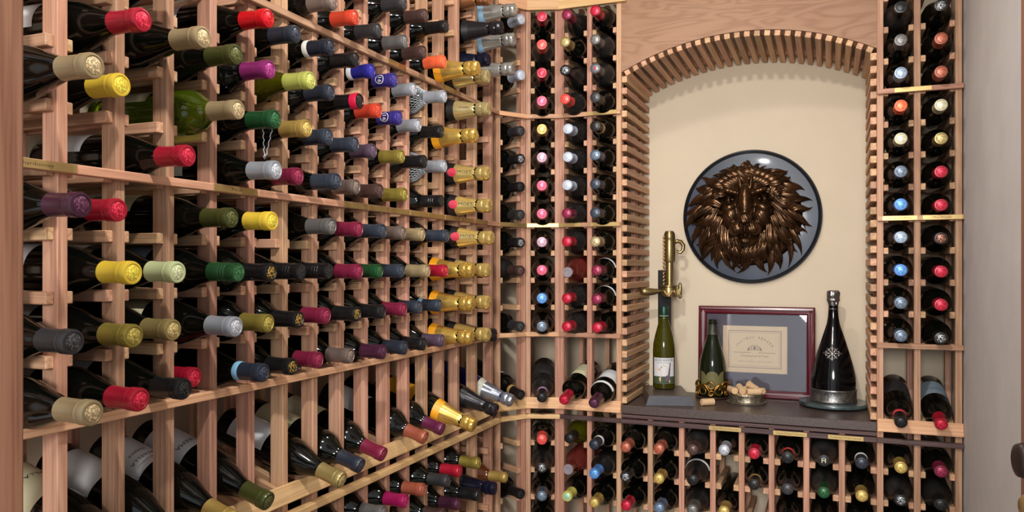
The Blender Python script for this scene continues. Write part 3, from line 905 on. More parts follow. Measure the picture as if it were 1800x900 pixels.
# corner and back columns: row -> (shape, cap)
def column(unit, a, t, spec, place, group, gap, tdisp=None):
    ks = sorted(spec)
    for i, r in enumerate(ks):
        typ, cap = spec[r][:2]
        tt = spec[r][2] if len(spec[r]) > 2 else t
        neck = spec[r][3] if len(spec[r]) > 3 else None
        shp = SHAPE[typ][0]
        tip, d = lay(unit, a, tt, r, min(gap/2-.013, PROF[shp][4][0]-.006), shp)
        if typ == 'r': tip, d = lay(unit, a, tt, r, .026, shp, R(5))
        dsc = CAPS[cap][4]+' capped wine bottle' if cap != 'crystal' else 'glass-stoppered rosé bottle'
        bottle(tip, d, typ, cap, dsc+', '+ordinal(i+1)+' from the top, '+place, group, neck=neck, lab=spec[r][4] if len(spec[r]) > 4 else None)
def sp(s):
    d = {}
    for q in s.split(';'):
        p = q.split()
        v = [p[1], p[2]]
        if len(p) > 3: v.append(float(p[3]))
        if len(p) > 4: v.append(p[4])
        d[int(p[0])] = v
    return d
G = 'bottles in the corner and back racks'
column(CORN1, L1/2, .055, sp('-7 d ice;-5 d ice;-3 d charcoal;-2 d silvermark;-1 d black;0 d charcoal;1 d silvermark;2 u brown;4 d charcoal'), 'first corner column beside left rack', G, .083)
column(CORN1, L1/2, .055, sp('10 d black'), 'foot of first corner column', G, .083)
column(CORN2, L2/2, .10, sp('-7 d red;-6 u coral;-5 d red;-4 d pink;-3 d gold;-2 d lilac;-1 d pink;0 d pink;1 d lilac;2 d pink;3 d sky;4 d steel'), 'column across the corner', G, .079)
column(CORN2, L2/2, .10, sp('8 d coral;9 u silvermark;10 d steel;11 d black'), 'low column across the corner', G, .079)
column(BACK, (bcols[0][0]+bcols[0][1])/2, .093, sp('-7 v maroon;-6 d goldtan .11;-5 v silvermark .11;-4 u coral .11;-3 u ice .081;-2 u ice .083;-1 u ice .088;0 u maroon;1 u red;2 r crystal .085;3 u red;4 u red'), 'third column left of arch', G, .077)
column(BACK, (bcols[0][0]+bcols[0][1])/2, .08, sp('8 o black .07;9 r crystal .08;10 d limeend .09'), 'low third column left of arch', G, .077)
column(BACK, (bcols[1][0]+bcols[1][1])/2, .105, sp('-7 d red;-6 u grey;-5 u reddot;-4 d charcoal;-3 d goldring;-2 d steel;-1 d slate;0 d slate;1 d tan;2 d maroon .09 paper;3 d maroon .09 paper;4 d red .084'), 'column just left of arch', G, .080)
column(BACK, (bcols[1][0]+bcols[1][1])/2, .115, sp('8 d whitering;9 u sky;10 d gold'), 'low column just left of counter rack', G, .080)
CN = [('8 d copper .117;9 d silvermark .12;10 d red .11'), ('8 d copper .108;9 d gold .108;10 d blueend .105'), ('8 u brown .089;9 u black .09 paper;10 u grey .09'), ('8 d silver .075;10 d gold .08'),
      ('8 d red .085;9 d goldring .085'), ('8 d redring .085 seal;9 d charcoal .085;10 d black .08'), ('8 u H .085;9 u green .085;10 d black .08'), ('8 d whitering .07;9 d gold .075;10 d black .08')]
for i, s_ in enumerate(CN):
    column(BACK, (ccols[i][0]+ccols[i][1])/2, .09, sp(s_), ordinal(i+1)+' column under counter', 'bottles under the counter', ccols[i][1]-ccols[i][0]-.006)
column(BACK, (rcols[0][0]+rcols[0][1])/2, .08, sp('-7 u mauve;-6 u black;-5 d grey;-4 d bluegrey;-3 d orange;-2 d cream;-1 d steel;0 d sky;1 d bluegrey;2 d sky;3 d steel;4 d steel'), 'column just right of arch', G, .0765)
column(BACK, (rcols[1][0]+rcols[1][1])/2, .07, sp('-6 d silvermark;-5 d copper;-4 d copper;-3 d cream;-2 d goldtan;-1 d red;0 d red;1 d copperring;2 d red;3 d red;4 d silvermark'), 'column beside grey wall', G, .084)
column(BACK, (rcols[0][0]+rcols[0][1])/2, .08, sp('8 d gold;9 u silvermark;10 d steel'), 'low column right of counter', G, .0765)
column(BACK, (rcols[1][0]+rcols[1][1])/2, .07, sp('8 d maroon;9 u black;10 d green'), 'low column beside grey wall', G, .084)
GD = 'bottles tilted on the corner and back displays'
def dis(unit, a, t, z, typ, cap, label, lab, z0=.04, z1=.125, half=1.2, neck=None, text=None):
    tip, d = tilted(unit, a, t, z)
    bottle(tip, d, typ, cap, label, GD, lab=lab, z0=z0, z1=z1, half=half, neck=neck, text=text)
dis(CORN1, L1/2, .055, -.405, 'd', 'goldring', 'black gold-ringed bottle with pale label tilted in first corner column', 'paper', .14, .18)
dis(CORN2, L2/2, .095, -.410, 'u', 'lilacring', 'black bottle with lilac neck ring tilted across the corner', 'darklabel', .06, .17)
dis(BACK, (bcols[0][0]+bcols[0][1])/2, .120, -.410, 'd', 'red', 'crimson capped tilted bottle with cream label, left of arch', 'cream', .06, .15)
dis(BACK, (bcols[1][0]+bcols[1][1])/2, .120, -.414, 'd', 'plum', 'dark plum capped tilted bottle with white labels beside the arch', 'paper', .09, .16, neck='paper')
dis(BACK, (rcols[0][0]+rcols[0][1])/2, .082, -.417, 'd', 'redring', 'black red-ringed bottle tilted right of the counter', 'darklabel', .06, .15)
dis(BACK, (rcols[1][0]+rcols[1][1])/2, .072, -.417, 'd', 'red', 'crimson capped tilted bottle with blue grey label beside grey wall', 'bluelabel', .06, .16, text=[('PRATO', .12, .036, .009)])

# ---------------------------------------------------------------- things in the niche
ZC = EYE-.4345                                   # counter surface, absolute height
def cw(X, Z): return Vector((cs*X-sn_*Z, sn_*X+cs*Z, 0))
def rotz(o, a): return Matrix.Translation(o) @ Matrix.Rotation(a, 4, 'Z')
# lion plaque on the back wall
M['plaque'] = simple('blue_black_plaque', (37, 47, 64), .42, coat=.1, noise=.3, nscale=9)
M['bronze'] = simple('dark_bronze_lion', (84, 60, 40), .27, metal=.85, noise=.6, nscale=26)
M['bronzeeye'] = simple('bronze_eye', (40, 26, 16), .2, metal=.8)
pq = empty('lion_plaque', None, 'round dark blue plaque with a bronze lion head relief on the niche wall', 'wall plaque',
           mat4=axes((-.2515, BW, EYE+.1715), Vector((1, 0, 0)), UP, Vector((0, -1, 0))))
RP = .2265
put('disc', lathe_mesh('disc', [(RP-.004, .0), (RP-.004, .010), (RP-.012, .012), (.10, .007), (0, .006)], M['plaque'], 96), pq, local=I4)
put('rim', lathe_mesh('rim', [(RP-.014, .011), (RP-.012, .014), (RP-.009, .0125), (RP-.006, .0155), (RP-.001, .014), (RP, .008), (RP-.001, 0)], simple('plaque_rim', (16, 18, 24), .35, coat=.3), 96), pq, local=I4)
def ell(bm, c, r, rot=0.):
    m = Matrix.Translation(c) @ Matrix.Rotation(rot, 4, 'Z') @ Matrix.Diagonal((*r, 1))
    bmesh.ops.create_icosphere(bm, subdivisions=3, radius=1, matrix=m)
FX = -.010
bm = bmesh.new()
ell(bm, (FX, .060, .030), (.068, .075, .050))
for s_ in (-1, 1):
    ell(bm, (FX+s_*.046, .004, .028), (.038, .056, .046))            # cheeks
    ell(bm, (FX+s_*.021, -.046, .078), (.029, .026, .030))           # muzzle pads
    ell(bm, (FX+s_*.040, .070, .071), (.030, .010, .015), s_*.35)    # brows
    ell(bm, (FX+s_*.050, .022, .066), (.022, .014, .012), -s_*.5)    # lower lids and cheek bones
    ell(bm, (FX+s_*.015, .085, .072), (.008, .040, .012), s_*-.15)   # forehead folds
    ell(bm, (FX+s_*.013, -.030, .098), (.010, .008, .010))           # nostril wings
ell(bm, (FX, .030, .072), (.024, .066, .030))                        # bridge
ell(bm, (FX, -.014, .092), (.024, .020, .018))                       # nose
ell(bm, (FX, -.024, .103), (.018, .009, .010))
ell(bm, (FX, -.084, .066), (.026, .018, .024))                       # chin
ell(bm, (FX, -.062, .040), (.052, .046, .040))                       # jaw
me = bm_mesh('tmp', bm, M['bronze'])
o = bpy.data.objects.new('tmp', me); C.objects.link(o)
md = o.modifiers.new('r', 'REMESH'); md.mode = 'VOXEL'; md.voxel_size = .0026
md = o.modifiers.new('s', 'SMOOTH'); md.factor = .5; md.iterations = 4
bpy.context.view_layer.update()
face = bpy.data.meshes.new_from_object(o.evaluated_get(bpy.context.evaluated_depsgraph_get()))
bpy.data.objects.remove(o)
# press in eye sockets, mouth line and nostrils
for v in face.vertices:
    x, y, z = v.co
    for s_ in (-1, 1):
        q = ((x-FX-s_*.041)/.016)**2+((y-.049)/.011)**2
        if q < 4 and z > .02: v.co.z -= .020*math.exp(-q)
        q = ((x-FX-s_*.011)/.005)**2+((y+.033)/.0045)**2
        if q < 4 and z > .05: v.co.z -= .010*math.exp(-q)
    q = ((y+.064-abs(x-FX)*-.25)/.0045)**2
    if q < 5 and abs(x-FX) < .042 and z > .03: v.co.z -= .011*math.exp(-q)
    q = ((x-FX)/.003)**2
    if q < 5 and -.064 < y < -.034 and z > .06: v.co.z -= .008*math.exp(-q)
    if y > .0: v.co.z += .0012*math.sin((x-FX)*420)*min(1, max(0, (y-.06)/.03))
    # muzzle and cheek grain
    v.co.z += .0006*math.sin(x*700+y*300)*(1 if y < 0 else .3)
if not face.materials: face.materials.append(M['bronze'])
face.polygons.foreach_set('use_smooth', [True]*len(face.polygons))
put('lion_face', face, pq, local=Matrix.Translation((0, .004, .004)) @ Matrix.Diagonal((1.06, 1.06, 1.12, 1)))
for s_ in (-1, 1):
    put('eye', lathe_mesh('eye', [(0, .0095), (.004, .0088), (.0075, .0058), (.0095, 0), (.007, -.005)], M['bronzeeye'], 20), pq, local=Matrix.Translation((FX*1.06+s_*.0435, .0545, .064)) @ Matrix.Scale(1.15, 4))
rnd = random.Random(5)
def lock(phi, r0, r1, z0, z1, w, th, curl, cy=0.02, wav=.10):
    """one lock of hair: flame shaped, three strands wide, tip curling aside"""
    n, m = 16, 24
    vs, fs, pts = [], [], []
    for i in range(n):
        t = i/(n-1)
        r = r0+(r1-r0)*t
        a = phi+curl*(t**1.6)+wav*math.sin(t*4.4)*math.copysign(1, curl)
        z = z0+(z1-z0)*t+.014*math.sin(math.pi*t)
        pts.append(Vector((FX+r*math.sin(a), cy*(1-t)+r*math.cos(a), z)))
    for i in range(n):
        t = i/(n-1)
        d = (pts[min(i+1, n-1)]-pts[max(i-1, 0)]).normalized()
        s_ = d.cross(Vector((0, 0, 1))).normalized(); u_ = s_.cross(d)
        ww = w*(.42+.62*math.sin(math.pi*min(1, t*.80+.10)))*(1-t**3.2)+.0008
        tt = th*(1-.72*t)
        tw = 1.1*t*math.copysign(1, curl)
        for j in range(m):
            a = 2*math.pi*j/m
            g = 1+.30*math.cos(8*a+tw*2)
            vs.append(pts[i]+s_*(ww*.5*math.cos(a))+u_*(tt*math.sin(a)*g))
    for i in range(n-1):
        for j in range(m):
            fs.append([i*m+j, i*m+(j+1) % m, (i+1)*m+(j+1) % m, (i+1)*m+j])
    fs.append(list(range(m))[::-1]); fs.append([(n-1)*m+j for j in range(m)])
    return vs, fs
parts = []
def reach(phi):        # how far the mane comes out in each direction
    return .196+.012*math.cos(2*phi+math.pi)-.010*max(0, math.cos(phi))
def ring(n, r0, f1, z0, z1, w, th, off, jig=.07):
    for i in range(n):
        phi = 2*math.pi*(i+off)/n+rnd.uniform(-.06, .06)
        side = math.copysign(1, math.sin(phi)) if abs(math.sin(phi)) > .15 else rnd.choice((-1, 1))
        hang = rnd.uniform(.22, .62)*side*(1 if rnd.random() < .8 else -.7)
        parts.append(lock(phi-hang*.55, r0*rnd.uniform(.9, 1.1), reach(phi)*f1*rnd.uniform(1-jig, 1+jig*.8), z0*rnd.uniform(.85, 1.15), z1*rnd.uniform(.7, 1.4), w*rnd.uniform(.75, 1.3), th*rnd.uniform(.85, 1.2), hang, wav=rnd.uniform(.04, .16)))
ring(30, .120, 1.03, .022, .012, .031, .013, 0, .09)
ring(32, .110, .96, .034, .016, .029, .014, .5, .09)
ring(32, .098, .84, .048, .028, .026, .014, .2, .10)
ring(30, .088, .72, .058, .040, .024, .013, .7, .10)
for i in range(11):                                    # forelock and beard
    parts.append(lock(-.62+.124*i, .104, .176, .056, .046, .022, .013, (.34 if i > 5 else -.34)))
    parts.append(lock(-.45+.09*i, .088, .150, .066, .056, .017, .011, (.30 if i > 5 else -.30)))
    parts.append(lock(math.pi-.62+.124*i, .095, .160, .050, .032, .022, .013, (.34 if i < 5 else -.34), cy=0))
parts.append(lathe([(0, .044), (.07, .042), (.11, .034), (.15, .020), (.165, .010), (.16, .007)], 48))
mv, mf = merge(parts)
put('mane', mk('mane', mv, mf, [M['bronze']], True), pq, local=I4)

# opener on its stand
M['slate'] = simple('slate', (70, 70, 76), .6, noise=.12, nscale=40, bump=.1)
M['antiquebrass'] = simple('antique_brass', (140, 122, 82), .32, metal=.9, noise=.15, nscale=60)
M['blackboard'] = simple('black_board', (18, 18, 21), .6, spec=.25)
st0 = cw(.4965, 2.477); st0.z = ZC
opener = empty('bottle_opener', None, 'antique brass lever wine opener on a black upright with a low stone stand', 'wine opener', mat4=rotz(st0, R(17.5)))
hb, wt, wb, dp = .030, .0640, .0745, .225
vs = [(-wb, 0, .0005), (wb, 0, .0005), (wb*.93, dp, .0005), (-wb*.93, dp, .0005), (-wt, .004, hb), (wt, .004, hb), (wt, dp, hb), (-wt, dp, hb)]
put('stand', mk('stand', vs, [[0, 1, 5, 4], [1, 2, 6, 5], [2, 3, 7, 6], [3, 0, 4, 7], [4, 5, 6, 7], [3, 2, 1, 0]], [M['counter']]), opener, local=I4)
vs = [(-wb-.001, -.006, .0005), (wb+.001, -.006, .0005), (wt+.001, -.002, hb+.0005), (-wt-.001, -.002, hb+.0005), (-wb-.001, -.0002, .0005), (wb+.001, -.0002, .0005), (wt+.001, .0038, hb+.0005), (-wt-.001, .0038, hb+.0005)]
put('slate_front', mk('slate_front', vs, [[0, 1, 2, 3], [5, 4, 7, 6], [3, 2, 6, 7], [1, 5, 6, 2], [4, 0, 3, 7], [4, 5, 1, 0]], [M['slate']]), opener, local=I4)
bx, by = .006, .203           # upright, behind the bottle
put('upright', box_mesh(.395, .042, .018, M['blackboard']), opener, local=axes((bx, by, hb+.1975), UP, Vector((1, 0, 0)), Vector((0, 1, 0))))
def oz(z): return z-(ZC-EYE)   # eye-relative height to stand height
ox, oy = bx+.012, by-.040
vs, fs = lathe([(0, .0), (.0130, 0), (.0130, .082), (.0172, .084), (.0188, .092), (.0192, .125), (.0186, .150), (.0172, .158), (.0190, .162), (.0178, .178), (.0135, .187), (0, .189)], 28)
put('corkscrew_housing', sharp(mk('corkscrew_housing', vs, fs, [M['antiquebrass']], True)), opener, local=Matrix.Translation((ox, oy, oz(-.066))))
vs, fs = lathe([(.017, 0), (.024, .002), (.0255, .010), (.0255, .028), (.024, .034), (.030, .036), (.030, .040), (.013, .041), (.013, 0)], 30)
put('clamp_ring', sharp(mk('clamp_ring', vs, fs, [M['antiquebrass']], True)), opener, local=Matrix.Translation((ox-.002, oy, oz(-.100))))
hp = [(-.024, 0, .022), (-.034, 0, .021), (-.05, -.002, .019), (-.068, -.004, .018), (-.084, -.006, .019), (-.094, -.007, .021), (-.099, -.008, .022)]
put('side_handle', mk('side_handle', *tube(hp, [.006, .007, .0105, .0135, .0140, .0110, .004], 14), [M['antiquebrass']], True), opener, local=Matrix.Translation((ox, oy, oz(-.100))))
vs, fs = lathe([(0, -.004), (.004, -.003), (.0065, .002), (.005, .006), (.0065, .010), (.0065, .034), (.005, .038), (.0065, .042), (.003, .048), (0, .050)], 18)
put('pivot_pin', mk('pivot_pin', vs, fs, [M['antiquebrass']], True), opener, local=Matrix.Translation((ox+.035, oy, oz(-.100))))
put('pivot_arm', box_mesh(.02, .012, .022, M['antiquebrass']), opener, local=Matrix.Translation((ox+.027, oy, oz(-.082))))
hk = [(.015, 0, .150), (.026, 0, .154), (.038, 0, .151), (.0455, 0, .140), (.0445, 0, .125), (.036, 0, .115), (.028, 0, .117), (.0270, 0, .124)]
put('lever_hook', mk('lever_hook', *tube(hk, [.0072, .0072, .0070, .0068, .0064, .0056, .0046, .003], 12), [M['antiquebrass']], True), opener, local=Matrix.Translation((ox, oy, oz(-.066))))
rk = merge([tube([(-.017-.003*math.sin(i*.5), -.006+.002*math.cos(i), .012*i), (-.021, -.006, .012*i+.004), (-.016, -.004, .012*i+.010)], .0035, 7) for i in range(14)])
put('cast_scrollwork', mk('cast_scrollwork', *rk, [M['oldbrass']], True), opener, local=Matrix.Translation((ox, oy, oz(-.060))))
rg = []
for i in range(11):
    a = -2.6+i*.21
    rg.append(tube([(.0255*math.cos(a+q*.12)+0, .0255*math.sin(a+q*.12), .010+.011*math.sin(q*1.3+i)) for q in range(3)], .0022, 6))
put('rosette', mk('rosette', *merge(rg), [M['oldbrass']], True), opener, local=Matrix.Translation((ox-.002, oy, oz(-.096))))

# white wine bottle standing on the stand
db = cw(.5075, 2.632); db.z = ZC+hb+.0008
duck = empty('wine_bottle', None, 'olive green bottle with a duck label standing under the brass opener', 'bottle', mat4=rotz(db, R(-79)))
pr = [(0, .004), (.030, 0), (.0355, .003), (.0365, .008), (.0365, .128), (.0350, .150), (.0300, .175), (.0225, .203), (.0165, .226), (.0142, .245), (.0140, .268), (0, .268)]
put('body', lathe_mesh('body', pr, M['glassolive'], 40), duck, local=I4)
put('wine', lathe_mesh('wine', [(0, .006), (.030, .005), (.0340, .010), (.0340, .128), (.0325, .150), (.0275, .175), (.0205, .200), (0, .2005)], simple('white_wine', (96, 88, 10), .1, trans=.5, ior=1.34), 32), duck, local=I4)
put('screw_cap', lathe_mesh('screw_cap', [(.0150, .228), (.0153, .235), (.0150, .236), (.0153, .237), (.0150, .270), (.0140, .273), (0, .273)], simple('dark_green_cap', (20, 58, 44), .35, metal=.3), 26), duck, local=I4)
put('cap_line', lathe_mesh('cap_line', [(.0154, .2415), (.0157, .2422), (.0154, .243)], M['cream'], 26), duck, local=I4)
def prD(z, e=0):
    for (r0, z0), (r1, z1) in zip(pr, pr[1:]):
        if z0 <= z <= z1 and z1 > z0: return r0+(r1-r0)*(z-z0)/(z1-z0)+e
lb = put('label', patch('label', .0369, .020, .105, -1.05, 1.05, simple('pale_grey_label', (204, 204, 206), .7), 20), duck, local=I4)
put('green_field', patch('green_field', .0371, .0202, .044, -1.045, 1.045, simple('print_green', (62, 74, 50), .7), 20), lb, local=I4)
put('lettering', text_round('lettering', 'DUCK HUNTER', .0975, .066, .0373, 0, M['ink'], .009), lb, local=I4)
put('lettering', text_round('lettering', 'SAUVIGNON BLANC', .0885, .052, .0373, 0, simple('print_grey', (120, 100, 80), .7), .004), lb, local=I4)
def flat_round(name, poly, r, mat):
    """flat print wrapped on the bottle: poly in (arc metres, height)"""
    bm = bmesh.new(); vv = [bm.verts.new((x, z, 0)) for x, z in poly]
    bm.faces.new(vv); bmesh.ops.triangulate(bm, faces=bm.faces)
    for v in bm.verts:
        x, z = v.co.x, v.co.y
        v.co = (r*math.cos(x/r), r*math.sin(x/r), z)
    return bm_mesh(name, bm, mat)
M['duckbody'] = simple('print_duck', (206, 178, 130), .7, noise=.2, nscale=200)
M['duckwing'] = simple('print_wing', (92, 78, 92), .7, noise=.3, nscale=260)
put('duck_print', flat_round('duck_print', [(-.012, .024), (-.017, .036), (-.010, .046), (-.009, .056), (-.012, .062), (-.0245, .0655), (-.0245, .068), (-.013, .070), (-.010, .077), (-.001, .082), (.008, .079), (.012, .070), (.010, .052), (.013, .040), (.022, .030), (.020, .023)], .0374, M['duckbody']), lb, local=I4)
put('wing_print', flat_round('wing_print', [(.004, .030), (.006, .046), (.013, .048), (.020, .088), (.0235, .088), (.0205, .046), (.0225, .034), (.014, .027)], .0376, M['duckwing']), lb, local=I4)
put('eye_print', flat_round('eye_print', [(-.008+.0018*math.cos(k), .0735+.0018*math.sin(k)) for k in [i*.628 for i in range(10)]], .0377, M['ink']), lb, local=I4)

# champagne bottle in a gilt holder
hc = cw(.6690, 2.628); hc.z = ZC+.0005
hold = empty('bottle_holder', None, 'round gilt scrollwork wine coaster holding the open champagne bottle', 'wine coaster', mat4=rotz(hc, R(-68)))
M['gilt'] = simple('antique_gilt', (150, 112, 52), .3, metal=.9, noise=.5, nscale=50)
M['darkgilt'] = simple('dark_gilt', (62, 46, 34), .4, metal=.7, noise=.4, nscale=60)
put('base_ring', lathe_mesh('base_ring', [(0, .0), (.052, 0), (.0535, .003), (.0525, .007), (.050, .0085), (.047, .006), (0, .005)], M['darkgilt'], 48), hold, local=I4)
bead = []
for i in range(44):
    a = 2*math.pi*i/44
    bead.append(lathe([(0, .0035), (.0025, .002), (.003, 0), (.0025, -.002), (0, -.0035)], 6))
    bead[-1] = ([(v[0]+.0535*math.cos(a), v[1]+.0535*math.sin(a), v[2]+.0045) for v in bead[-1][0]], bead[-1][1])
put('beading', mk('beading', *merge(bead), [M['darkgilt']], True), hold, local=I4)
scr = []
def spiral(a0, zc, size, turns, sgn, rr=.0495):
    pts, rad = [], []
    n = 26
    for i in range(n):
        t = i/(n-1)
        q = turns*2*math.pi*t
        s_ = size*(1-t*.86)
        pts.append(((rr+.004*math.sin(t*3.1))*math.cos(a0+sgn*s_*math.cos(q)/rr), (rr+.004*math.sin(t*3.1))*math.sin(a0+sgn*s_*math.cos(q)/rr), zc+s_*math.sin(q)))
        rad.append(.0034*(1-t*.45))
    return tube(pts, rad, 8)
for k in range(6):
    a0 = k*math.pi/3+.2
    scr.append(spiral(a0, .029, .023, 1.4, 1)); scr.append(spiral(a0+.48, .044, .016, 1.3, -1, .0505)); scr.append(spiral(a0+.52, .019, .012, 1.2, 1, .050))
    wv = []
    for i in range(14):
        t = i/13
        a = a0-.5+1.05*t
        wv.append(((.050+.002*math.sin(t*3))*math.cos(a), (.050+.002*math.sin(t*3))*math.sin(a), .014+.034*math.sin(t*math.pi)**1.3))
    scr.append(tube(wv, [.0022+.0026*math.sin(math.pi*i/13) for i in range(14)], 8))
put('scrollwork', mk('scrollwork', *merge(scr), [M['gilt']], True), hold, local=I4)
chp = hc.copy(); chp.z = ZC+.0065
ch = empty('champagne_bottle', None, 'open dark green champagne bottle with shield label in the gilt holder', 'bottle', mat4=rotz(chp, R(-84)))
pr2 = [(0, .004), (.036, 0), (.0425, .003), (.0435, .010), (.0435, .095), (.0405, .120), (.0330, .150), (.0235, .182), (.0165, .205), (.0140, .222), (.0132, .240), (.0150, .2405), (.0150, .246), (.0135, .2475), (.0138, .2535), (.0110, .2540), (.0105, .235), (0, .232)]
M['oldlabel2'] = simple('shield_label_gold', (98, 92, 52), .6, noise=.1, nscale=60)
M['champgreen'] = simple('champagne_glass', (20, 26, 12), .08, spec=.4)
put('body', lathe_mesh('body', pr2, M['champgreen'], 44), ch, local=I4)
put('foil_remains', lathe_mesh('foil_remains', [(.0172, .205), (.0148, .218), (.0140, .232), (.0136, .238)], simple('torn_foil', (60, 58, 46), .5, metal=.4, noise=.7, nscale=160), 30), ch, local=I4)
put('shield_label', patch('shield_label', .0439, .03, .088, -.95, .95, M['oldlabel2'], 24, None, top=lambda u: .076+.016*abs(math.sin(u*2*math.pi+math.pi/2))**.55*(1 if True else 1)-.006), ch, local=I4)

# framed certificate leaning on the wall
M['frame'] = simple('mahogany_lacquer', (84, 14, 26), .22, coat=.6)
M['framelite'] = simple('mahogany_edge', (120, 40, 46), .25, coat=.5)
M['mat'] = simple('slate_violet_mat', (66, 60, 76), .5, coat=.0, noise=.06, nscale=30)
fx0, fx1, fz = -.4215, -.0475, .303
fw = fx1-fx0
lean = math.atan2(.020, fz)
Fm = axes((fx0, 2.744, ZC), Vector((1, 0, 0)), Vector((0, math.sin(lean), math.cos(lean))), Vector((0, -math.cos(lean), math.sin(lean))))
fr = empty('picture_frame', None, 'certificate in a glossy mahogany frame leaning on the niche wall', 'picture frame', mat4=Fm)
bw = .027
prof = [(0, 0), (0, .012), (.004, .016), (.010, .017), (.013, .013), (.018, .012), (.022, .015), (.025, .013), (.027, .006), (.027, 0)]
def side(ax, ln):
    vs, fs = [], []
    for (q, h_) in prof: vs.append((q, q, h_))
    for (q, h_) in prof: vs.append((ln-q, q, h_))
    n = len(prof)
    for i in range(n): fs.append([i, (i+1) % n, n+(i+1) % n, n+i])
    fs.append(list(range(n))); fs.append([n+i for i in range(n)][::-1])
    return vs, fs
mats = [Matrix.Identity(4), Matrix.Translation((fw, 0, 0)) @ Matrix.Rotation(R(90), 4, 'Z'), Matrix.Translation((fw, fz, 0)) @ Matrix.Rotation(R(180), 4, 'Z'), Matrix.Translation((0, fz, 0)) @ Matrix.Rotation(R(270), 4, 'Z')]
for i in range(4):
    v, f2 = side(0, fw if i % 2 == 0 else fz)
    bm = bmesh.new(); bv = [bm.verts.new(q) for q in v]
    for q in f2: bm.faces.new([bv[k] for k in q])
    bmesh.ops.recalc_face_normals(bm, faces=bm.faces)
    put('frame_side', bm_mesh('frame_side', bm, M['frame']), fr, local=mats[i])
put('mat_board', box_mesh(fw-.04, fz-.04, .003, M['mat']), fr, local=Matrix.Translation((fw/2, fz/2, .003)))
cxm, cym = .0815+.103, .078+.082
cert = put('certificate', box_mesh(.2065, .1560, .0012, simple('cream_certificate', (214, 192, 158), .6, noise=.03, nscale=20)), fr, local=Matrix.Translation((cxm, cym, .0052)))
M['print'] = simple('brown_print', (140, 112, 98), .7)
M['printlt'] = simple('faint_print', (176, 146, 132), .7)
bd = []
def rect(x0, y0, x1, y1, t, z=.0007):
    out_ = []
    for (a0, b0, a1, b1) in ((x0, y0, x1, y0+t), (x0, y1-t, x1, y1), (x0, y0+t, x0+t, y1-t), (x1-t, y0+t, x1, y1-t)):
        out_.append(([(a0, b0, z), (a1, b0, z), (a1, b1, z), (a0, b1, z)], [[0, 1, 2, 3]]))
    return out_
put('border_print', mk('border_print', *merge(rect(-.086, -.063, .086, .063, .0035)+rect(-.079, -.056, .079, .056, .0012)), [M['printlt']]), cert, local=I4)
put('rule_print', mk('rule_print', *merge([([(-.068, -.012, .0007), (-.012, -.012, .0007), (-.012, -.0105, .0007), (-.068, -.0105, .0007)], [[0, 1, 2, 3]]), ([(.012, -.012, .0007), (.068, -.012, .0007), (.068, -.0105, .0007), (.012, -.0105, .0007)], [[0, 1, 2, 3]])]), [M['print']]), cert, local=I4)
for k, chh in enumerate('CHATEAU REHIER'):
    if chh == ' ': continue
    a = (-.86+1.72*k/13)
    put('lettering', text_flat('lettering', chh, .0065 if chh != 'I' else .0025, M['print'], .0085), cert, local=Matrix.Translation((.074*math.sin(a), -.040+.080*math.cos(a), .0008)) @ Matrix.Rotation(-a, 4, 'Z'))
put('lettering', text_flat('lettering', 'Chateauneuf du Pape', .090, M['print'], .0075), cert, local=Matrix.Translation((0, -.022, .0008)))
put('lettering', text_flat('lettering', 'APPELLATION CONTROLEE', .110, M['printlt'], .0045), cert, local=Matrix.Translation((0, -.041, .0008)))
crest = merge(rect(-.010, -.002, .010, .014, .0015)+rect(-.016, -.004, -.011, .010, .0012)+rect(.011, -.004, .016, .010, .0012)+[([(-.004, 0, .0007), (.004, 0, .0007), (.004, .010, .0007), (-.004, .010, .0007)], [[0, 1, 2, 3]])]+[([(-.024, -.006, .0007), (-.017, -.003, .0007), (-.017, .008, .0007), (-.021, .004, .0007)], [[0, 1, 2, 3]]), ([(.024, -.006, .0007), (.017, -.003, .0007), (.017, .008, .0007), (.021, .004, .0007)], [[3, 2, 1, 0]])])
put('crest_print', mk('crest_print', *crest, [M['print']]), cert, local=I4)
put('glass_pane', box_mesh(fw-.05, fz-.05, .0016, simple('clear_pane', (255, 255, 255), .02, trans=1., ior=1.45), .0003), fr, local=Matrix.Translation((fw/2, fz/2, .0085)))

# silver coaster with corks, loose cork
sc_ = cw(.7517, 2.527); sc_.z = ZC+.0004
M['silverold'] = simple('tarnished_silver', (168, 160, 146), .34, metal=.85, noise=.45, nscale=70)
coast = empty('silver_coaster', None, 'tarnished silver wine coaster filled with corks', 'wine coaster', mat4=Matrix.Translation(sc_))
put('saucer', lathe_mesh('saucer', [(0, .0), (.058, 0), (.0605, .0025), (.0610, .0055), (.0585, .0065), (.053, .0045), (0, .004)], M['silverold'], 48), coast, local=I4)
put('gallery', lathe_mesh('gallery', [(.0535, .005), (.0550, .008), (.0540, .012), (.0548, .026), (.0560, .029), (.0552, .0315), (.0535, .031), (.0525, .012), (.0520, .0055)], simple('chased_silver', (150, 140, 120), .36, metal=.85, noise=.5, nscale=110, bump=.6), 48), coast, local=I4)
M['cork'] = simple('cork', (204, 170, 130), .85, noise=.16, nscale=170, bump=.2)
M['corkend'] = simple('cork_end', (214, 176, 132), .9, noise=.1, nscale=200)
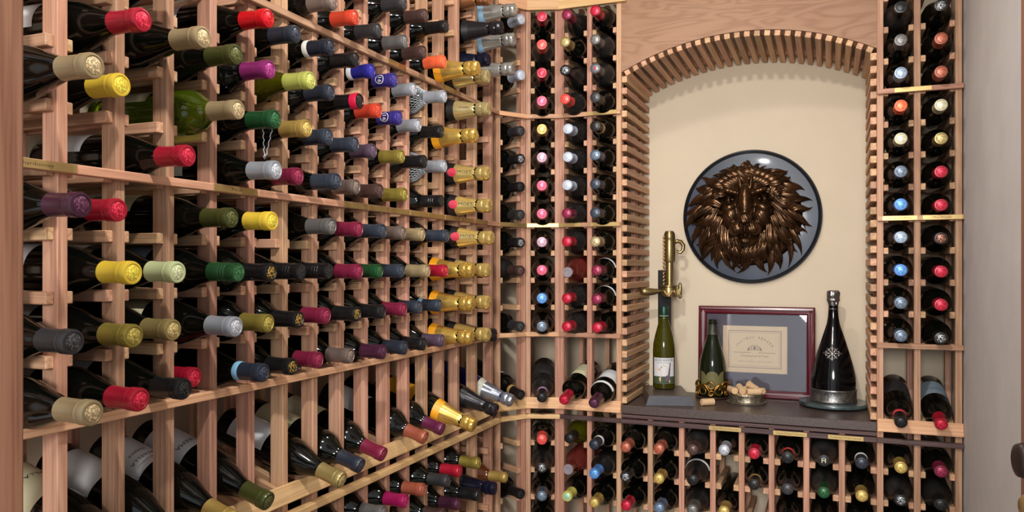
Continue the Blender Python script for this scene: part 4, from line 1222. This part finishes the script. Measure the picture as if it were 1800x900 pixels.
def cork(pos, axis, label, ln=.042, r=.0108):
    axis = Vector(axis).normalized(); x = axis.orthogonal().normalized()
    k = empty('cork', None, label, 'cork', 'wine corks', mat4=axes(pos, x, axis.cross(x), axis))
    put('shank', cached('cork', lambda: lathe_mesh('shank', [(r-.001, -ln/2), (r, -ln/2+.001), (r, ln/2-.001), (r-.001, ln/2)], M['cork'], 20)), k, local=I4)
    for s_ in (-1, 1):
        put('end_face', cached(('corkend', s_), lambda: lathe_mesh('end_face', [(r-.0008, s_*(ln/2-.0003)), (0, s_*ln/2)] if s_ > 0 else [(0, s_*ln/2), (r-.0008, s_*(ln/2-.0003))], M['corkend'], 20)), k, local=I4)
rt, fw_ = Vector((cs, sn_, 0)), Vector((-sn_, cs, 0))       # right and away, seen from the door
def cl(a, b, z): return sc_+rt*a+fw_*b+UP*z
cork(cl(-.048, -.012, .0428), -fw_*1+rt*.1, 'cork lying end-on at the left of the silver coaster')
cork(cl(-.018, .000, .0440), -fw_*.9+UP*-.25, 'cork lying end-on over the coaster middle, highest at left')
cork(cl(.012, .022, .0400), rt*.9+fw_*.3, 'cork lying flat at the back of the coaster pile')
cork(cl(.018, -.022, .0385), rt*1+UP*.05-fw_*.15, 'printed cork lying sideways at the front of the coaster pile')
cork(cl(.022, .004, .0500), rt*.75-UP*.5+fw_*.1, 'cork tilted on top of the coaster pile')
cork(cl(.042, .010, .0360), rt*.5-fw_*.75+UP*.1, 'cork at the right edge of the coaster pile')
cork(cl(-.006, -.016, .0180), rt*.9+fw_*.3, 'cork sunk low inside the silver coaster, front')
cork(cl(-.010, .020, .0190), rt*.9-fw_*.2, 'cork sunk low inside the silver coaster, back')
lc = cw(.6150, 2.478); lc.z = ZC+.0113
cork(lc, rt*1+fw_*.25, 'single cork lying loose on the counter before the gilt holder', ln=.042)

# magnum on a marble turntable
M['marble'] = simple('green_marble', (64, 78, 78), .3, noise=.6, nscale=34, coat=.4)
tt = cw(1.0040, 2.462); tt.z = ZC+.0004
put_t = empty('marble_turntable', None, 'round green marble board under the pewter-trimmed magnum', 'serving board', mat4=Matrix.Translation(tt))
put('slab', lathe_mesh('slab', [(0, .005), (.096, .005), (.1005, .006), (.102, .009), (.102, .0145), (.1005, .0168), (0, .017)], M['marble'], 64), put_t, local=I4)
for k in range(3):
    a = k*2.094+.5
    put('foot', cached('tfoot', lambda: lathe_mesh('foot', [(0, 0), (.010, 0), (.011, .002), (.010, .0052), (0, .0052)], M['blackboard'], 16)), put_t, local=Matrix.Translation((.07*math.cos(a), .07*math.sin(a), 0)))
mb = tt.copy(); mb.z = ZC+.0178
mag = empty('sparkling_wine_magnum', None, 'large black sparkling wine bottle with pewter crest and base band', 'bottle', mat4=rotz(mb, R(-88)))
pr3 = [(0, .002), (.060, 0), (.0640, .004), (.0640, .036), (.0655, .055), (.0645, .078), (.0570, .114), (.0460, .155), (.0330, .198), (.0240, .225), (.0187, .243), (.0156, .262), (.0143, .282), (.0143, .336), (0, .336)]
put('body', lathe_mesh('body', pr3, simple('black_lacquer', (6, 7, 9), .1, spec=.35), 56), mag, local=I4)
M['pewter'] = simple('pewter', (132, 130, 128), .36, metal=.9, noise=.4, nscale=90, bump=.35)
band = put('pewter_band', lathe_mesh('pewter_band', [(.0655, .0005), (.0685, .001), (.0690, .004), (.0672, .007), (.0672, .034), (.0690, .037), (.0682, .040), (.0650, .0405)], M['pewter'], 56), mag, local=I4)
put('lettering', text_round('lettering', 'Segura Viudas', .0205, .098, .0682, -.25, simple('raised_pewter', (186, 184, 180), .3, metal=.9), .017), band, local=I4)
def prM(z, e=0):
    for (r0, z0), (r1, z1) in zip(pr3, pr3[1:]):
        if z0 <= z <= z1 and z1 > z0: return r0+(r1-r0)*(z-z0)/(z1-z0)+e
crs = []
def on(u_, z_):
    r_ = prM(z_, .0015); t_ = u_/r_-.10
    return (r_*math.cos(t_), r_*math.sin(t_), z_)
for k in range(8):
    a = k*math.pi/4
    L_ = (.030, .023, .026, .023)[k % 4]
    pts = [on(L_*t*math.cos(a), .152+L_*t*math.sin(a)) for t in (.1, .4, .7, .9, 1.0)]
    crs.append(tube(pts, [.004, .0032, .0042, .003, .0008], 8))
    for s_ in (-1, 1):
        pts = [on(L_*(.55+.14*math.sin(q))*math.cos(a+s_*(.08+.12*q)), .152+L_*(.55+.14*math.sin(q))*math.sin(a+s_*(.08+.12*q))) for q in (0, 1, 2, 3)]
        crs.append(tube(pts, [.0022, .0026, .0022, .0015], 7))
ct_ = lathe([(0, .005), (.006, .004), (.009, .0), (.007, -.002)], 16)
mm = Matrix.Rotation(-.12, 4, 'Z') @ Matrix.Translation((prM(.152, .001), 0, .152)) @ Matrix.Rotation(R(72), 4, 'Y')
crs.append(([mm @ Vector(v) for v in ct_[0]], ct_[1]))
put('pewter_crest', mk('pewter_crest', *merge(crs), [M['pewter']], True), mag, local=I4)
rn = random.Random(9)
put('foil_cap', lathe_mesh('foil_cap', [(.0152, .302), (.0160, .309), (.0195, .314), (.0185, .319), (.0170, .322), (.0188, .327), (.0188, .336), (.0180, .342), (.013, .3445), (0, .345)], M['pewter'], 30, lambda k, i, r, z: (r+rn.uniform(-.0012, .0012), z+rn.uniform(-.001, .001)), 25), mag, local=I4)
for zz in (.2870, .299):
    put('neck_ring', lathe_mesh('neck_ring', [(prM(zz-.001, .0002), zz-.001), (prM(zz, .0008), zz), (prM(zz+.0015, .0002), zz+.0015)], M['pewter'], 30), mag, local=I4)
